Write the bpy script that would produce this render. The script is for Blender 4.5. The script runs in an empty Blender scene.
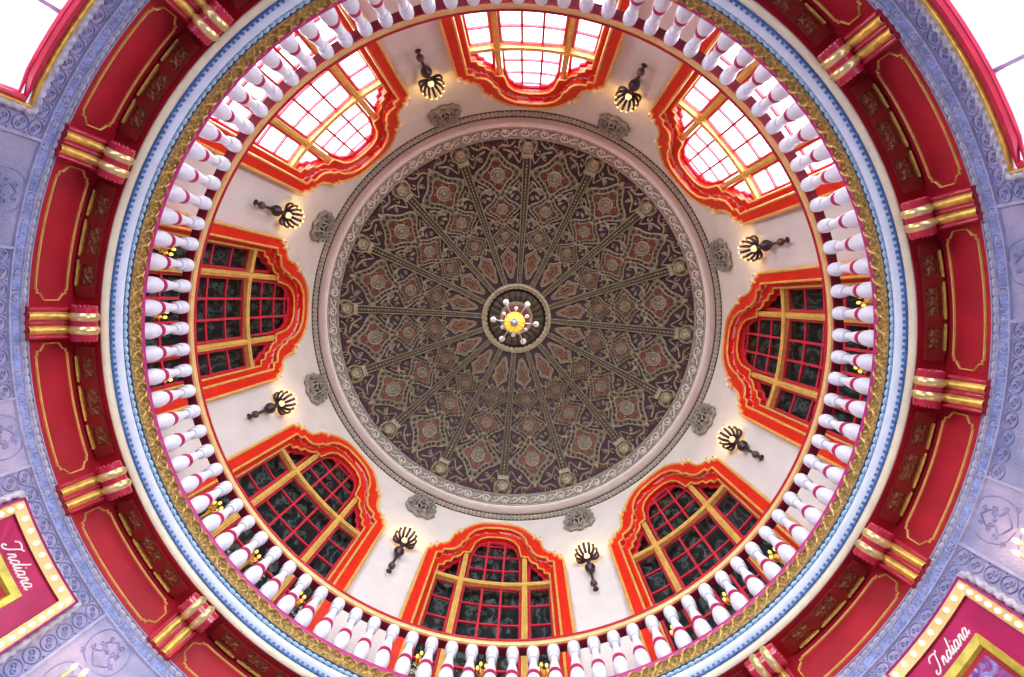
import bpy, math, random
from mathutils import Vector, Matrix
random.seed(7)
PI = math.pi
rad = math.radians
C = bpy.context.scene.collection
SC = bpy.context.scene

# ------------------------------------------------------------------ camera, sky, exposure
EYE = 1.6                       # eye height; every Z below is metres above the eye
ROLL = rad(4.364)               # the rotunda's axes against the camera's
FPX = 480.0
cam = bpy.data.cameras.new('camera')
cam.sensor_width = 36.0
cam.lens = 36.0 * FPX / 1024.0
cam.clip_start = 0.05
cam.clip_end = 200
camo = bpy.data.objects.new('camera', cam)
C.objects.link(camo)
f = Vector((-0.02742, 0.07971, 1.0)).normalized()
r = (Vector((1, 0, 0)) - f[0] * f).normalized()
d = f.cross(r)
M3 = Matrix((r, -d, -f)).transposed()
camo.matrix_world = Matrix.Translation((0.2912, -0.6002, EYE)) @ M3.to_4x4()
SC.camera = camo
SC.view_settings.view_transform = 'Standard'
SC.view_settings.look = 'None'
SC.view_settings.gamma = 1.0
SC.view_settings.use_curve_mapping = False
SC.view_settings.exposure = 0.2
SC.cycles.max_bounces = 8
SC.cycles.diffuse_bounces = 5
SC.cycles.glossy_bounces = 3
SC.cycles.transparent_max_bounces = 12
SC.cycles.caustics_reflective = False
SC.cycles.caustics_refractive = False

wld = bpy.data.worlds.new('overcast_sky')
SC.world = wld
wld.use_nodes = True
wn = wld.node_tree.nodes
wn['Background'].inputs[0].default_value = (0.80, 0.88, 1.0, 1)
wn['Background'].inputs[1].default_value = 4.0

def sky_light(name, ang, R, Z, w, h, power, col):
    """daylight coming in through a window: a soft area light outdoors, facing the pane"""
    L = bpy.data.lights.new(name, 'AREA')
    L.shape = 'RECTANGLE'; L.size = w; L.size_y = h
    L.energy = power; L.color = col
    o = bpy.data.objects.new(name, L); C.objects.link(o)
    a = rad(ang) + ROLL
    o.location = (R * math.cos(a), R * math.sin(a), Z + EYE)
    o.rotation_euler = Vector((math.cos(a), math.sin(a), 0)).to_track_quat('Z', 'Y').to_euler()
    return o
for ang in (-45, -90, -135):
    sky_light('window_daylight', ang, 7.1, 9.3, 3.6, 6.5, 800, (0.86, 0.92, 1.0))
for ang in (-45, -135):
    sky_light('lobby_daylight', ang, 6.6, 2.9, 3.8, 3.2, 420, (0.80, 0.88, 1.0))

# ------------------------------------------------------------------ materials
MATS = {}
def mat(name, col, rough=0.5, metal=0.0, var=0.12, scale=6.0, bump=0.0, bscale=30.0, col2=None, emit=None, estr=0.0, spec=0.5, coat=0.0):
    if name in MATS: return MATS[name]
    m = bpy.data.materials.new(name); m.use_nodes = True
    nt = m.node_tree; n = nt.nodes; l = nt.links
    b = n['Principled BSDF']
    tc = n.new('ShaderNodeTexCoord')
    nz = n.new('ShaderNodeTexNoise'); nz.inputs['Scale'].default_value = scale; nz.inputs['Detail'].default_value = 5
    l.new(tc.outputs['Object'], nz.inputs['Vector'])
    cr = n.new('ShaderNodeValToRGB')
    c1 = tuple(max(0, c * (1 - var)) for c in col); c2 = col2 if col2 else tuple(min(1, c * (1 + var)) for c in col)
    cr.color_ramp.elements[0].position = 0.35; cr.color_ramp.elements[1].position = 0.65
    cr.color_ramp.elements[0].color = (*c1, 1); cr.color_ramp.elements[1].color = (*c2, 1)
    l.new(nz.outputs['Fac'], cr.inputs['Fac']); l.new(cr.outputs['Color'], b.inputs['Base Color'])
    b.inputs['Roughness'].default_value = rough; b.inputs['Metallic'].default_value = metal
    b.inputs['Specular IOR Level'].default_value = spec
    if coat: b.inputs['Coat Weight'].default_value = coat; b.inputs['Coat Roughness'].default_value = 0.15
    if bump:
        nb = n.new('ShaderNodeTexNoise'); nb.inputs['Scale'].default_value = bscale; nb.inputs['Detail'].default_value = 4
        l.new(tc.outputs['Object'], nb.inputs['Vector'])
        bp = n.new('ShaderNodeBump'); bp.inputs['Strength'].default_value = bump; bp.inputs['Distance'].default_value = 0.02
        l.new(nb.outputs['Fac'], bp.inputs['Height']); l.new(bp.outputs['Normal'], b.inputs['Normal'])
    if emit:
        b.inputs['Emission Color'].default_value = (*emit, 1); b.inputs['Emission Strength'].default_value = estr
    MATS[name] = m
    return m

CREAM = mat('cream_plaster', (0.80, 0.755, 0.69), 0.7, var=0.04, scale=2)
REDW = mat('scarlet_paint', (0.80, 0.022, 0.008), 0.33, var=0.08, coat=0.2)
GOLD = mat('gilding', (0.80, 0.47, 0.09), 0.32, 0.55, var=0.25, scale=14, bump=0.2, bscale=50)
GOLDP = mat('gold_paint', (0.83, 0.52, 0.13), 0.42, 0.15, var=0.12, scale=9)
CRIM = mat('crimson_paint', (0.42, 0.010, 0.022), 0.38, var=0.16, scale=2.2, coat=0.15)
CRIMB = mat('crimson_gloss', (0.52, 0.012, 0.04), 0.25, var=0.1, coat=0.4)
MAROON = mat('maroon_paint', (0.26, 0.018, 0.012), 0.45, var=0.2, scale=8)
BROWN = mat('carved_brown', (0.34, 0.10, 0.035), 0.5, var=0.35, scale=25, bump=0.6, bscale=40)
WHITE = mat('white_enamel', (0.86, 0.86, 0.90), 0.35, var=0.03)
COVE = mat('pale_blue_white_paint', (0.74, 0.79, 0.88), 0.5, var=0.04)
BLUE = mat('blue_paint', (0.05, 0.15, 0.36), 0.4, var=0.25, scale=20)
BEADB = mat('pale_blue_bead_paint', (0.42, 0.62, 0.78), 0.3, var=0.15, scale=20)
NAVY = mat('dark_navy_paint', (0.03, 0.07, 0.15), 0.5, var=0.2)
PINK = mat('magenta_pink_paint', (0.55, 0.03, 0.20), 0.4, var=0.08)
CARVG = mat('carved_gilt', (0.40, 0.25, 0.07), 0.38, 0.35, var=0.55, scale=30, bump=0.9, bscale=55)
STONE = mat('grey_lilac_stone', (0.33, 0.36, 0.57), 0.6, var=0.2, scale=3.2, col2=(0.46, 0.41, 0.56), bump=0.7, bscale=38)
STONER = mat('grey_lilac_relief', (0.42, 0.42, 0.58), 0.55, var=0.15, scale=8)
STARB = mat('blue_rosette_paint', (0.25, 0.32, 0.60), 0.5, var=0.3, scale=10)
ROPE = mat('pale_rope_stone', (0.52, 0.50, 0.56), 0.5, var=0.25, scale=14)
DOMEBG = mat('plum_dome_ground', (0.036, 0.011, 0.024), 0.7, var=0.3, scale=5)
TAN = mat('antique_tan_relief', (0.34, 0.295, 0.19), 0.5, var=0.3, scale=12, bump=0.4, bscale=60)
TAND = mat('dark_tan_relief', (0.070, 0.054, 0.032), 0.6, var=0.3, scale=14, bump=0.4, bscale=60)  # darker tan for rib channels, boss petals and the cornice course
RUST = mat('rust_red_field', (0.12, 0.030, 0.016), 0.6, var=0.5, scale=9)
BLACKB = mat('dark_bead_paint', (0.020, 0.018, 0.016), 0.5, var=0.2)
GREYR = mat('grey_silver_relief', (0.46, 0.43, 0.36), 0.45, 0.1, var=0.25, scale=14, bump=0.3, bscale=60)
TAUPE = mat('taupe_plaster', (0.50, 0.42, 0.38), 0.6, var=0.05)
MUDPL = mat('rosy_cream_plaster', (0.80, 0.76, 0.70), 0.6, var=0.04)
BRONZE = mat('dark_bronze', (0.07, 0.045, 0.06), 0.38, 0.6, var=0.3, scale=20)
FLAME = mat('warm_lamp_glass', (1.0, 0.8, 0.4), 0.4, emit=(1.0, 0.60, 0.12), estr=4.0)
FLAMES = mat('soft_lamp_glass', (1.0, 0.85, 0.55), 0.4, emit=(1.0, 0.66, 0.26), estr=1.1)
BULB = mat('marquee_bulb_glass', (1.0, 0.95, 0.8), 0.4, emit=(1.0, 0.86, 0.58), estr=1.6)
GLOBE = mat('opal_globe_glass', (0.86, 0.86, 0.80), 0.25, var=0.04)
GLOWG = mat('amber_lamp_bowl', (0.9, 0.6, 0.1), 0.35, emit=(1.0, 0.62, 0.03), estr=0.75)
SILV = mat('pale_silver_metal', (0.55, 0.60, 0.62), 0.3, 0.7, var=0.15)
STRIP = mat('pale_gold_enamel', (0.80, 0.56, 0.22), 0.4, 0.05, var=0.08)
MAGM = mat('magenta_mat_board', (0.48, 0.012, 0.10), 0.3, var=0.15, scale=3, coat=0.3)
LETTER = mat('cream_lettering', (0.92, 0.86, 0.76), 0.5, var=0.02)
FLOORM = mat('pale_marble', (0.30, 0.27, 0.30), 0.4, var=0.15, scale=1.5)
FRAMER = mat('rose_red_sash_paint', (0.66, 0.03, 0.06), 0.35, var=0.08)
CURT = mat('dark_green_drape', (0.020, 0.036, 0.028), 0.75, var=0.5, scale=7, col2=(0.055, 0.080, 0.055))

def glass_mat():
    m = bpy.data.materials.new('window_glass'); m.use_nodes = True
    nt = m.node_tree; n = nt.nodes; l = nt.links
    n.remove(n['Principled BSDF'])
    out = n['Material Output']
    t = n.new('ShaderNodeBsdfTransparent'); t.inputs[0].default_value = (0.95, 0.97, 1, 1)
    g = n.new('ShaderNodeBsdfGlossy'); g.inputs['Roughness'].default_value = 0.06
    nz = n.new('ShaderNodeTexNoise'); nz.inputs['Scale'].default_value = 2.6; nz.inputs['Detail'].default_value = 2
    tc = n.new('ShaderNodeTexCoord'); l.new(tc.outputs['Object'], nz.inputs['Vector'])
    bp = n.new('ShaderNodeBump'); bp.inputs['Strength'].default_value = 0.35; bp.inputs['Distance'].default_value = 0.05
    l.new(nz.outputs['Fac'], bp.inputs['Height']); l.new(bp.outputs['Normal'], g.inputs['Normal'])
    fr = n.new('ShaderNodeFresnel'); fr.inputs[0].default_value = 1.5
    mx = n.new('ShaderNodeMixShader')
    l.new(fr.outputs[0], mx.inputs[0]); l.new(t.outputs[0], mx.inputs[1]); l.new(g.outputs[0], mx.inputs[2])
    l.new(mx.outputs[0], out.inputs['Surface'])
    return m
GLASS = glass_mat()

def curtain_mat():
    m = bpy.data.materials.new('dark_patterned_drape'); m.use_nodes = True
    nt = m.node_tree; n = nt.nodes; l = nt.links
    b = n['Principled BSDF']; b.inputs['Roughness'].default_value = 0.6
    tc = n.new('ShaderNodeTexCoord')
    wv = n.new('ShaderNodeTexWave'); wv.inputs['Scale'].default_value = 2.4; wv.inputs['Distortion'].default_value = 16
    wv.inputs['Detail'].default_value = 3; wv.inputs['Detail Scale'].default_value = 0.8
    l.new(tc.outputs['Object'], wv.inputs['Vector'])
    cr = n.new('ShaderNodeValToRGB')
    e = cr.color_ramp.elements
    e[0].position = 0.0; e[0].color = (0.012, 0.016, 0.018, 1)
    e[1].position = 1.0; e[1].color = (0.13, 0.16, 0.135, 1)
    k = cr.color_ramp.elements.new(0.62); k.color = (0.018, 0.027, 0.026, 1)
    l.new(wv.outputs['Fac'], cr.inputs['Fac']); l.new(cr.outputs['Color'], b.inputs['Base Color'])
    return m
DRAPE = curtain_mat()

def art_mat():
    m = bpy.data.materials.new('poster_print'); m.use_nodes = True
    nt = m.node_tree; n = nt.nodes; l = nt.links
    b = n['Principled BSDF']; b.inputs['Roughness'].default_value = 0.3
    tc = n.new('ShaderNodeTexCoord')
    nz = n.new('ShaderNodeTexNoise'); nz.inputs['Scale'].default_value = 9; nz.inputs['Detail'].default_value = 6; nz.inputs['Distortion'].default_value = 2
    l.new(tc.outputs['Object'], nz.inputs['Vector'])
    cr = n.new('ShaderNodeValToRGB'); e = cr.color_ramp.elements
    e[0].position = 0.32; e[0].color = (0.04, 0.05, 0.35, 1)
    e[1].position = 0.72; e[1].color = (0.75, 0.72, 0.85, 1)
    k = e.new(0.5); k.color = (0.40, 0.08, 0.22, 1)
    k = e.new(0.6); k.color = (0.28, 0.30, 0.65, 1)
    l.new(nz.outputs['Fac'], cr.inputs['Fac']); l.new(cr.outputs['Color'], b.inputs['Base Color'])
    return m
ART = art_mat()

# ------------------------------------------------------------------ mesh helpers
class MB:
    def __init__(s): s.v = []; s.f = []
    def add(s, vs, fs):
        o = len(s.v); s.v.extend(vs); s.f.extend([tuple(i + o for i in q) for q in fs])
    def build(s, name, material, parent=None, smooth=True, origin=None, rot=0.0):
        """origin/rot: the thing's frame; vertices are given in rotunda axes turned so that the thing sits at angle 0"""
        vs = s.v
        if parent is not None and 'org' in parent.keys() and origin is None:
            ox, oy, oz = parent['org']
            vs = [(x - ox, y - oy, z - oz) for x, y, z in vs]
        elif origin is not None:
            ox, oy, oz = origin
            vs = [(x - ox, y - oy, z - oz) for x, y, z in vs]
        me = bpy.data.meshes.new(name)
        me.from_pydata(vs, [], s.f)
        me.materials.append(material)
        me.update()
        if smooth:
            me.polygons.foreach_set('use_smooth', [True] * len(me.polygons))
            try: me.set_sharp_from_angle(angle=rad(38))
            except Exception: pass
        o = bpy.data.objects.new(name, me); C.objects.link(o)
        if parent is not None:
            o.parent = parent
            if 'org' in parent.keys(): o['org'] = tuple(parent['org'])
        return o
    # strokes drawn on a mapped surface --------------------------------
    def stroke(s, pts, a, h, P, closed=False, w0=0.0, taper=False):
        n = len(pts); prof = [(-1, 0), (-0.62, 0.8), (0, 1), (0.62, 0.8), (1, 0)]
        vs = []
        for i, (x, y) in enumerate(pts):
            if closed: p0 = pts[i - 1]; p1 = pts[(i + 1) % n]
            else: p0 = pts[max(0, i - 1)]; p1 = pts[min(n - 1, i + 1)]
            dx, dy = p1[0] - p0[0], p1[1] - p0[1]; L = math.hypot(dx, dy) or 1
            nx, ny = -dy / L, dx / L
            k = 1.0
            if taper: k = 0.25 + 0.75 * math.sin(PI * min(1, max(0, (i + 0.5) / n)))
            for q, t in prof: vs.append(P(x + nx * a * q * k, y + ny * a * q * k, w0 + h * t * k))
        fs = []
        m = len(prof)
        for i in range(n if closed else n - 1):
            j = (i + 1) % n
            for k in range(m - 1): fs.append((i * m + k, j * m + k, j * m + k + 1, i * m + k + 1))
        if not closed: fs.append(tuple(range(m))); fs.append(tuple((n - 1) * m + k for k in range(m)))
        s.add(vs, fs)
    def plate(s, pts, h, P, w0=0.0, cen=None):
        n = len(pts)
        if cen is None: cen = (sum(p[0] for p in pts) / n, sum(p[1] for p in pts) / n)
        vs = [P(x, y, w0 + h) for x, y in pts] + [P(cen[0], cen[1], w0 + h)] + [P(x, y, w0) for x, y in pts]
        fs = [(i, (i + 1) % n, n) for i in range(n)] + [(i, n + 1 + i, n + 1 + (i + 1) % n, (i + 1) % n) for i in range(n)]
        s.add(vs, fs)
    def hemi(s, x, y, r, h, P, n=8, w0=0.0, ry=None):
        ry = ry or r
        vs = []; rings = ((1.0, 0.0), (0.8, 0.6), (0.42, 0.92))
        for k, z in rings:
            for i in range(n):
                t = 2 * PI * i / n; vs.append(P(x + r * k * math.cos(t), y + ry * k * math.sin(t), w0 + h * z))
        vs.append(P(x, y, w0 + h))
        fs = []
        for q in range(2):
            for i in range(n):
                j = (i + 1) % n; fs.append((q * n + i, q * n + j, (q + 1) * n + j, (q + 1) * n + i))
        for i in range(n): fs.append((2 * n + i, 2 * n + (i + 1) % n, 3 * n))
        s.add(vs, fs)
    # surfaces in space ------------------------------------------------
    def ring(s, prof, a0=0.0, a1=360.0, n=256, caps=False):
        """sweep a list of (R, Z) round the rotunda's axis"""
        full = abs(a1 - a0 - 360) < 1e-6; m = len(prof); cnt = n if full else n + 1
        vs = []
        for i in range(cnt):
            t = rad(a0 + (a1 - a0) * i / n); c, q = math.cos(t), math.sin(t)
            for R, Z in prof: vs.append((R * c, R * q, Z + EYE))
        fs = []
        for i in range(n):
            j = (i + 1) % cnt
            for k in range(m - 1): fs.append((i * m + k, i * m + k + 1, j * m + k + 1, j * m + k))
        if caps and not full: fs.append(tuple(range(m))); fs.append(tuple((cnt - 1) * m + k for k in range(m)))
        s.add(vs, fs)
    def pearls(s, R, Z, r, n, seg=6):
        """a continuous string of beads round the axis"""
        vs = []; N = n * seg; q = 7
        for i in range(N):
            t = 2 * PI * i / N; rr = r * (.28 + .72 * abs(math.sin(PI * i / seg)) ** .6)
            for k in range(q):
                a = 2 * PI * k / q; R2 = R + rr * math.cos(a); vs.append((R2 * math.cos(t), R2 * math.sin(t), Z + EYE + rr * math.sin(a)))
        s.add(vs, [(i * q + k, ((i + 1) % N) * q + k, ((i + 1) % N) * q + (k + 1) % q, i * q + (k + 1) % q) for i in range(N) for k in range(q)])
    def teeth(s, A, B, n, duty=.5):
        """a toothed course: profile A on the teeth, profile B in the gaps, both lists of (R, Z)"""
        vs = []; m = len(A); cnt = 0
        for i in range(n):
            for f0, pr in ((0, A), (duty, A), (duty + .02, B), (.98, B)):
                t = 2 * PI * (i + f0) / n
                for R, Z in pr: vs.append((R * math.cos(t), R * math.sin(t), Z + EYE))
                cnt += 1
        s.add(vs, [(i * m + k, i * m + k + 1, ((i + 1) % cnt) * m + k + 1, ((i + 1) % cnt) * m + k) for i in range(cnt) for k in range(m - 1)])
    def lathe(s, prof, cx=0.0, cy=0.0, n=16):
        m = len(prof); vs = []
        for i in range(n):
            t = 2 * PI * i / n
            for R, z in prof: vs.append((cx + R * math.cos(t), cy + R * math.sin(t), z))
        fs = []
        for i in range(n):
            j = (i + 1) % n
            for k in range(m - 1): fs.append((i * m + k, j * m + k, j * m + k + 1, i * m + k + 1))
        s.add(vs, fs)
    def ball(s, c, r, n=12, m=7, sz=1.0):
        prof = [(r * math.sin(PI * k / m), c[2] + r * sz * -math.cos(PI * k / m)) for k in range(m + 1)]
        s.lathe(prof, c[0], c[1], n)
    def tube(s, pts, rr, n=8):
        pts = [Vector(p) for p in pts]; N = len(pts)
        if not isinstance(rr, (list, tuple)): rr = [rr] * N
        vs = []; up = Vector((0.3, 0.2, 1)).normalized()
        for i, p in enumerate(pts):
            t = (pts[min(N - 1, i + 1)] - pts[max(0, i - 1)]).normalized()
            if abs(t.dot(up)) > 0.97: up = Vector((1, 0.1, 0))
            a = t.cross(up).normalized(); b = t.cross(a)
            for k in range(n):
                q = 2 * PI * k / n; v = p + (a * math.cos(q) + b * math.sin(q)) * rr[i]; vs.append(tuple(v))
        fs = []
        for i in range(N - 1):
            for k in range(n): fs.append((i * n + k, i * n + (k + 1) % n, (i + 1) * n + (k + 1) % n, (i + 1) * n + k))
        fs.append(tuple(range(n))); fs.append(tuple((N - 1) * n + k for k in range(n)))
        s.add(vs, fs)
    def boxc(s, P, u0, u1, v0, v1, w0, w1, nu=1):
        """box on a mapped surface, split along u so that it follows the curve"""
        vs = []
        for i in range(nu + 1):
            u = u0 + (u1 - u0) * i / nu
            vs += [P(u, v0, w0), P(u, v1, w0), P(u, v1, w1), P(u, v0, w1)]
        fs = [(0, 1, 2, 3), tuple(nu * 4 + k for k in (3, 2, 1, 0))]
        for i in range(nu):
            for k in range(4): fs.append((i * 4 + k, i * 4 + (k + 1) % 4, i * 4 + 4 + (k + 1) % 4, i * 4 + 4 + k))
        s.add(vs, fs)

def cyl(R0, a0=0.0):
    """(u to the right as seen from inside, Z, w towards the axis)"""
    def P(u, z, w=0.0):
        t = a0 - u / R0; return ((R0 - w) * math.cos(t), (R0 - w) * math.sin(t), z + EYE)
    return P
def sof(Z0, a0=0.0, R0=4.8):
    """underside of a level ring: u along, v = radius, w downwards"""
    def P(u, v, w=0.0):
        t = a0 - u / R0; return (v * math.cos(t), v * math.sin(t), Z0 - w + EYE)
    return P
RHO, ZC = 6.16, 13.44 - math.sqrt(6.16 ** 2 - 25)      # dome sphere
def domeP(a0=0.0):
    def P(u, v, w=0.0):
        """u tangential and v radial, in plan; w off the shell"""
        Rr = math.hypot(u, v) if v > 0 else abs(v); Rr = min(Rr, 5.02)
        t = math.atan2(u, v)
        z = math.sqrt(RHO * RHO - Rr * Rr)
        k = (RHO - w) / RHO
        return (Rr * k * math.cos(a0 - t), Rr * k * math.sin(a0 - t), ZC + z * k + EYE)
    return P

def circ(cx, cy, rx, ry=None, n=16, ph=0.0):
    ry = ry or rx
    return [(cx + rx * math.cos(2 * PI * i / n + ph), cy + ry * math.sin(2 * PI * i / n + ph)) for i in range(n)]
def spiral(cx, cy, r, turns, a0, dirn=1, n=18):
    return [(cx + r * (1 - 0.85 * i / n) * math.cos(a0 + dirn * turns * 2 * PI * i / n), cy + r * (1 - 0.85 * i / n) * math.sin(a0 + dirn * turns * 2 * PI * i / n)) for i in range(n + 1)]
def smooth(pts, k=4, closed=False):
    out = []; n = len(pts)
    for i in range(n if closed else n - 1):
        if closed: p0, p1, p2, p3 = pts[i - 1], pts[i], pts[(i + 1) % n], pts[(i + 2) % n]
        else: p0, p1, p2, p3 = pts[max(0, i - 1)], pts[i], pts[i + 1], pts[min(n - 1, i + 2)]
        for j in range(k):
            t = j / k
            out.append(tuple(0.5 * ((2 * p1[q]) + (-p0[q] + p2[q]) * t + (2 * p0[q] - 5 * p1[q] + 4 * p2[q] - p3[q]) * t * t + (-p0[q] + 3 * p1[q] - 3 * p2[q] + p3[q]) * t ** 3) for q in (0, 1)))
    if not closed: out.append(pts[-1])
    return out

def struct(o): o['kind'] = 'structure'; return o
def tag(o, label, cat, group=None):
    o['label'] = label; o['category'] = cat
    if group: o['group'] = group
    return o
def empty(name, org=(0, 0, 0), ang=0.0):
    """a thing drawn at angle 0 about the axis, its base at org, then turned to its own angle"""
    o = bpy.data.objects.new(name, None); C.objects.link(o); o.empty_display_size = 0.2
    o['org'] = org
    place(o, org, ang)
    return o
def place(o, org, ang):
    t = rad(ang) + ROLL
    x, y, z = org
    o.location = (x * math.cos(t) - y * math.sin(t), x * math.sin(t) + y * math.cos(t), z)
    o.rotation_euler = (0, 0, t)
def roll(o): o.rotation_euler = (0, 0, ROLL); return o
def copy_tree(o, parent=None):
    c = o.copy(); C.objects.link(c)
    if parent is not None: c.parent = parent
    for ch in list(o.children): copy_tree(ch, c)
    return c

WIN = {0: 'right', 45: 'lower right', 90: 'bottom', 135: 'lower left', 180: 'left', -135: 'upper left', -90: 'top', -45: 'upper right'}
def wname(a):
    a = (a + 180) % 360 - 180
    if a == -180: a = 180
    return WIN[int(round(a))]

# ------------------------------------------------------------------ room shell
RW, RL = 5.6, 4.95
# floor
m = MB(); m.ring([(0.001, -1.6), (3.0, -1.6), (6.9, -1.6)], n=96)
struct(m.build('floor', FLOORM, smooth=False))
# gallery wall, pierced by eight windows
Z0W, Z1W = 5.90, 13.12
g1 = [(0, 12.40), (.35, 12.34), (.6, 12.12), (.74, 11.82), (.79, 11.50), (.86, 11.42), (.90, 11.22), (1.0, 11.02), (1.12, 10.93), (1.25, 10.88), (1.27, 10.72), (1.40, 10.66)]
gin = [(0, 12.20), (.25, 12.16), (.43, 12.02), (.55, 11.78), (.60, 11.45), (.62, 11.30), (.64, 11.28), (.80, 11.24), (.82, 11.10), (.90, 10.98), (1.0, 10.90), (1.02, 10.74), (1.14, 10.66), (1.16, 10.50), (1.27, 10.46)]
gout = [(0, 12.64), (.3, 12.61), (.55, 12.50), (.78, 12.24), (.93, 11.96), (.95, 11.80), (1.02, 11.84), (1.06, 11.70), (1.12, 11.66), (1.14, 11.46), (1.20, 11.22), (1.31, 11.08), (1.42, 11.04), (1.44, 10.88), (1.52, 10.90), (1.55, 10.74), (1.63, 10.68)]
def at(g, u):
    u = abs(u)
    for (a, b), (c, e) in zip(g, g[1:]):
        if u <= c: return b + (e - b) * (u - a) / (c - a)
    return g[-1][1]
def sym(g): return [(-u, z) for u, z in reversed(g)] + [(u, z) for u, z in g[1:]]
def wall_columns(mb, P, holes, R0, ztop, zbot, u0, u1, n, thick):
    us = sorted(set([u0 + (u1 - u0) * i / n for i in range(n + 1)] + [p for hz in holes for p in hz['us']]))
    for a, b in zip(us, us[1:]):
        mid = (a + b) / 2; hit = None
        for hz in holes:
            if hz['c'] - hz['h'] < mid < hz['c'] + hz['h']: hit = hz
        segs = [(zbot, zbot, ztop, ztop)]
        if hit:
            za, zb = hit['top'](a - hit['c']), hit['top'](b - hit['c'])
            segs = [(za, zb, ztop, ztop)]
            if hit['bot'] > zbot: segs.append((zbot, zbot, hit['bot'], hit['bot']))
        for q in segs:
            for w in (0.0, -thick):
                mb.add([P(a, q[0], w), P(b, q[1], w), P(b, q[3], w), P(a, q[2], w)], [(0, 1, 2, 3)])
        if hit:
            mb.add([P(a, za, 0), P(b, zb, 0), P(b, zb, -thick), P(a, za, -thick)], [(0, 1, 2, 3)])
            mb.add([P(a, hit['bot'], 0), P(b, hit['bot'], 0), P(b, hit['bot'], -thick), P(a, hit['bot'], -thick)], [(0, 1, 2, 3)])
    for hz in holes:
        for sg in (-1, 1):
            u = hz['c'] + sg * hz['h']; zt = hz['top'](sg * hz['h'])
            mb.add([P(u, hz['bot'], 0), P(u, zt, 0), P(u, zt, -thick), P(u, hz['bot'], -thick)], [(0, 1, 2, 3)])
m = MB(); P = cyl(RW)
holes = []
for k in range(8):
    c = rad(45 * k) * RW
    holes.append(dict(c=c, h=1.40, top=lambda u: at(g1, u), bot=6.15, us=[c + s * u for u, _ in g1 for s in (-1, 1)]))
off = rad(22.5) * RW
wall_columns(m, P, holes, RW, Z1W, Z0W, -off, 2 * PI * RW - off, 320, 0.30)
struct(roll(m.build('wall_upper', CREAM, smooth=False)))
# gallery floor (its underside is the roof of the passage behind the lobby wall)
m = MB(); m.ring([(4.60, 5.90), (6.0, 5.90)], n=192); m.ring([(4.60, 5.84), (6.0, 5.84)], n=192)
struct(m.build('floor_gallery', MAROON, smooth=False))

# dome
m = MB(); prof = []
for i in range(41):
    R = 5.0 - (5.0 - 0.95) * i / 40; prof.append((R, ZC + math.sqrt(RHO ** 2 - R * R)))
prof.append((0.93, 16.12)); prof.append((0.001, 16.14))
m.ring(prof, n=256)
m.ring([(5.2, 13.40), (5.3, 14.6), (3.0, 16.8), (0.001, 17.2)], n=96)
ceiling = struct(roll(m.build('ceiling', DOMEBG)))

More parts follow.
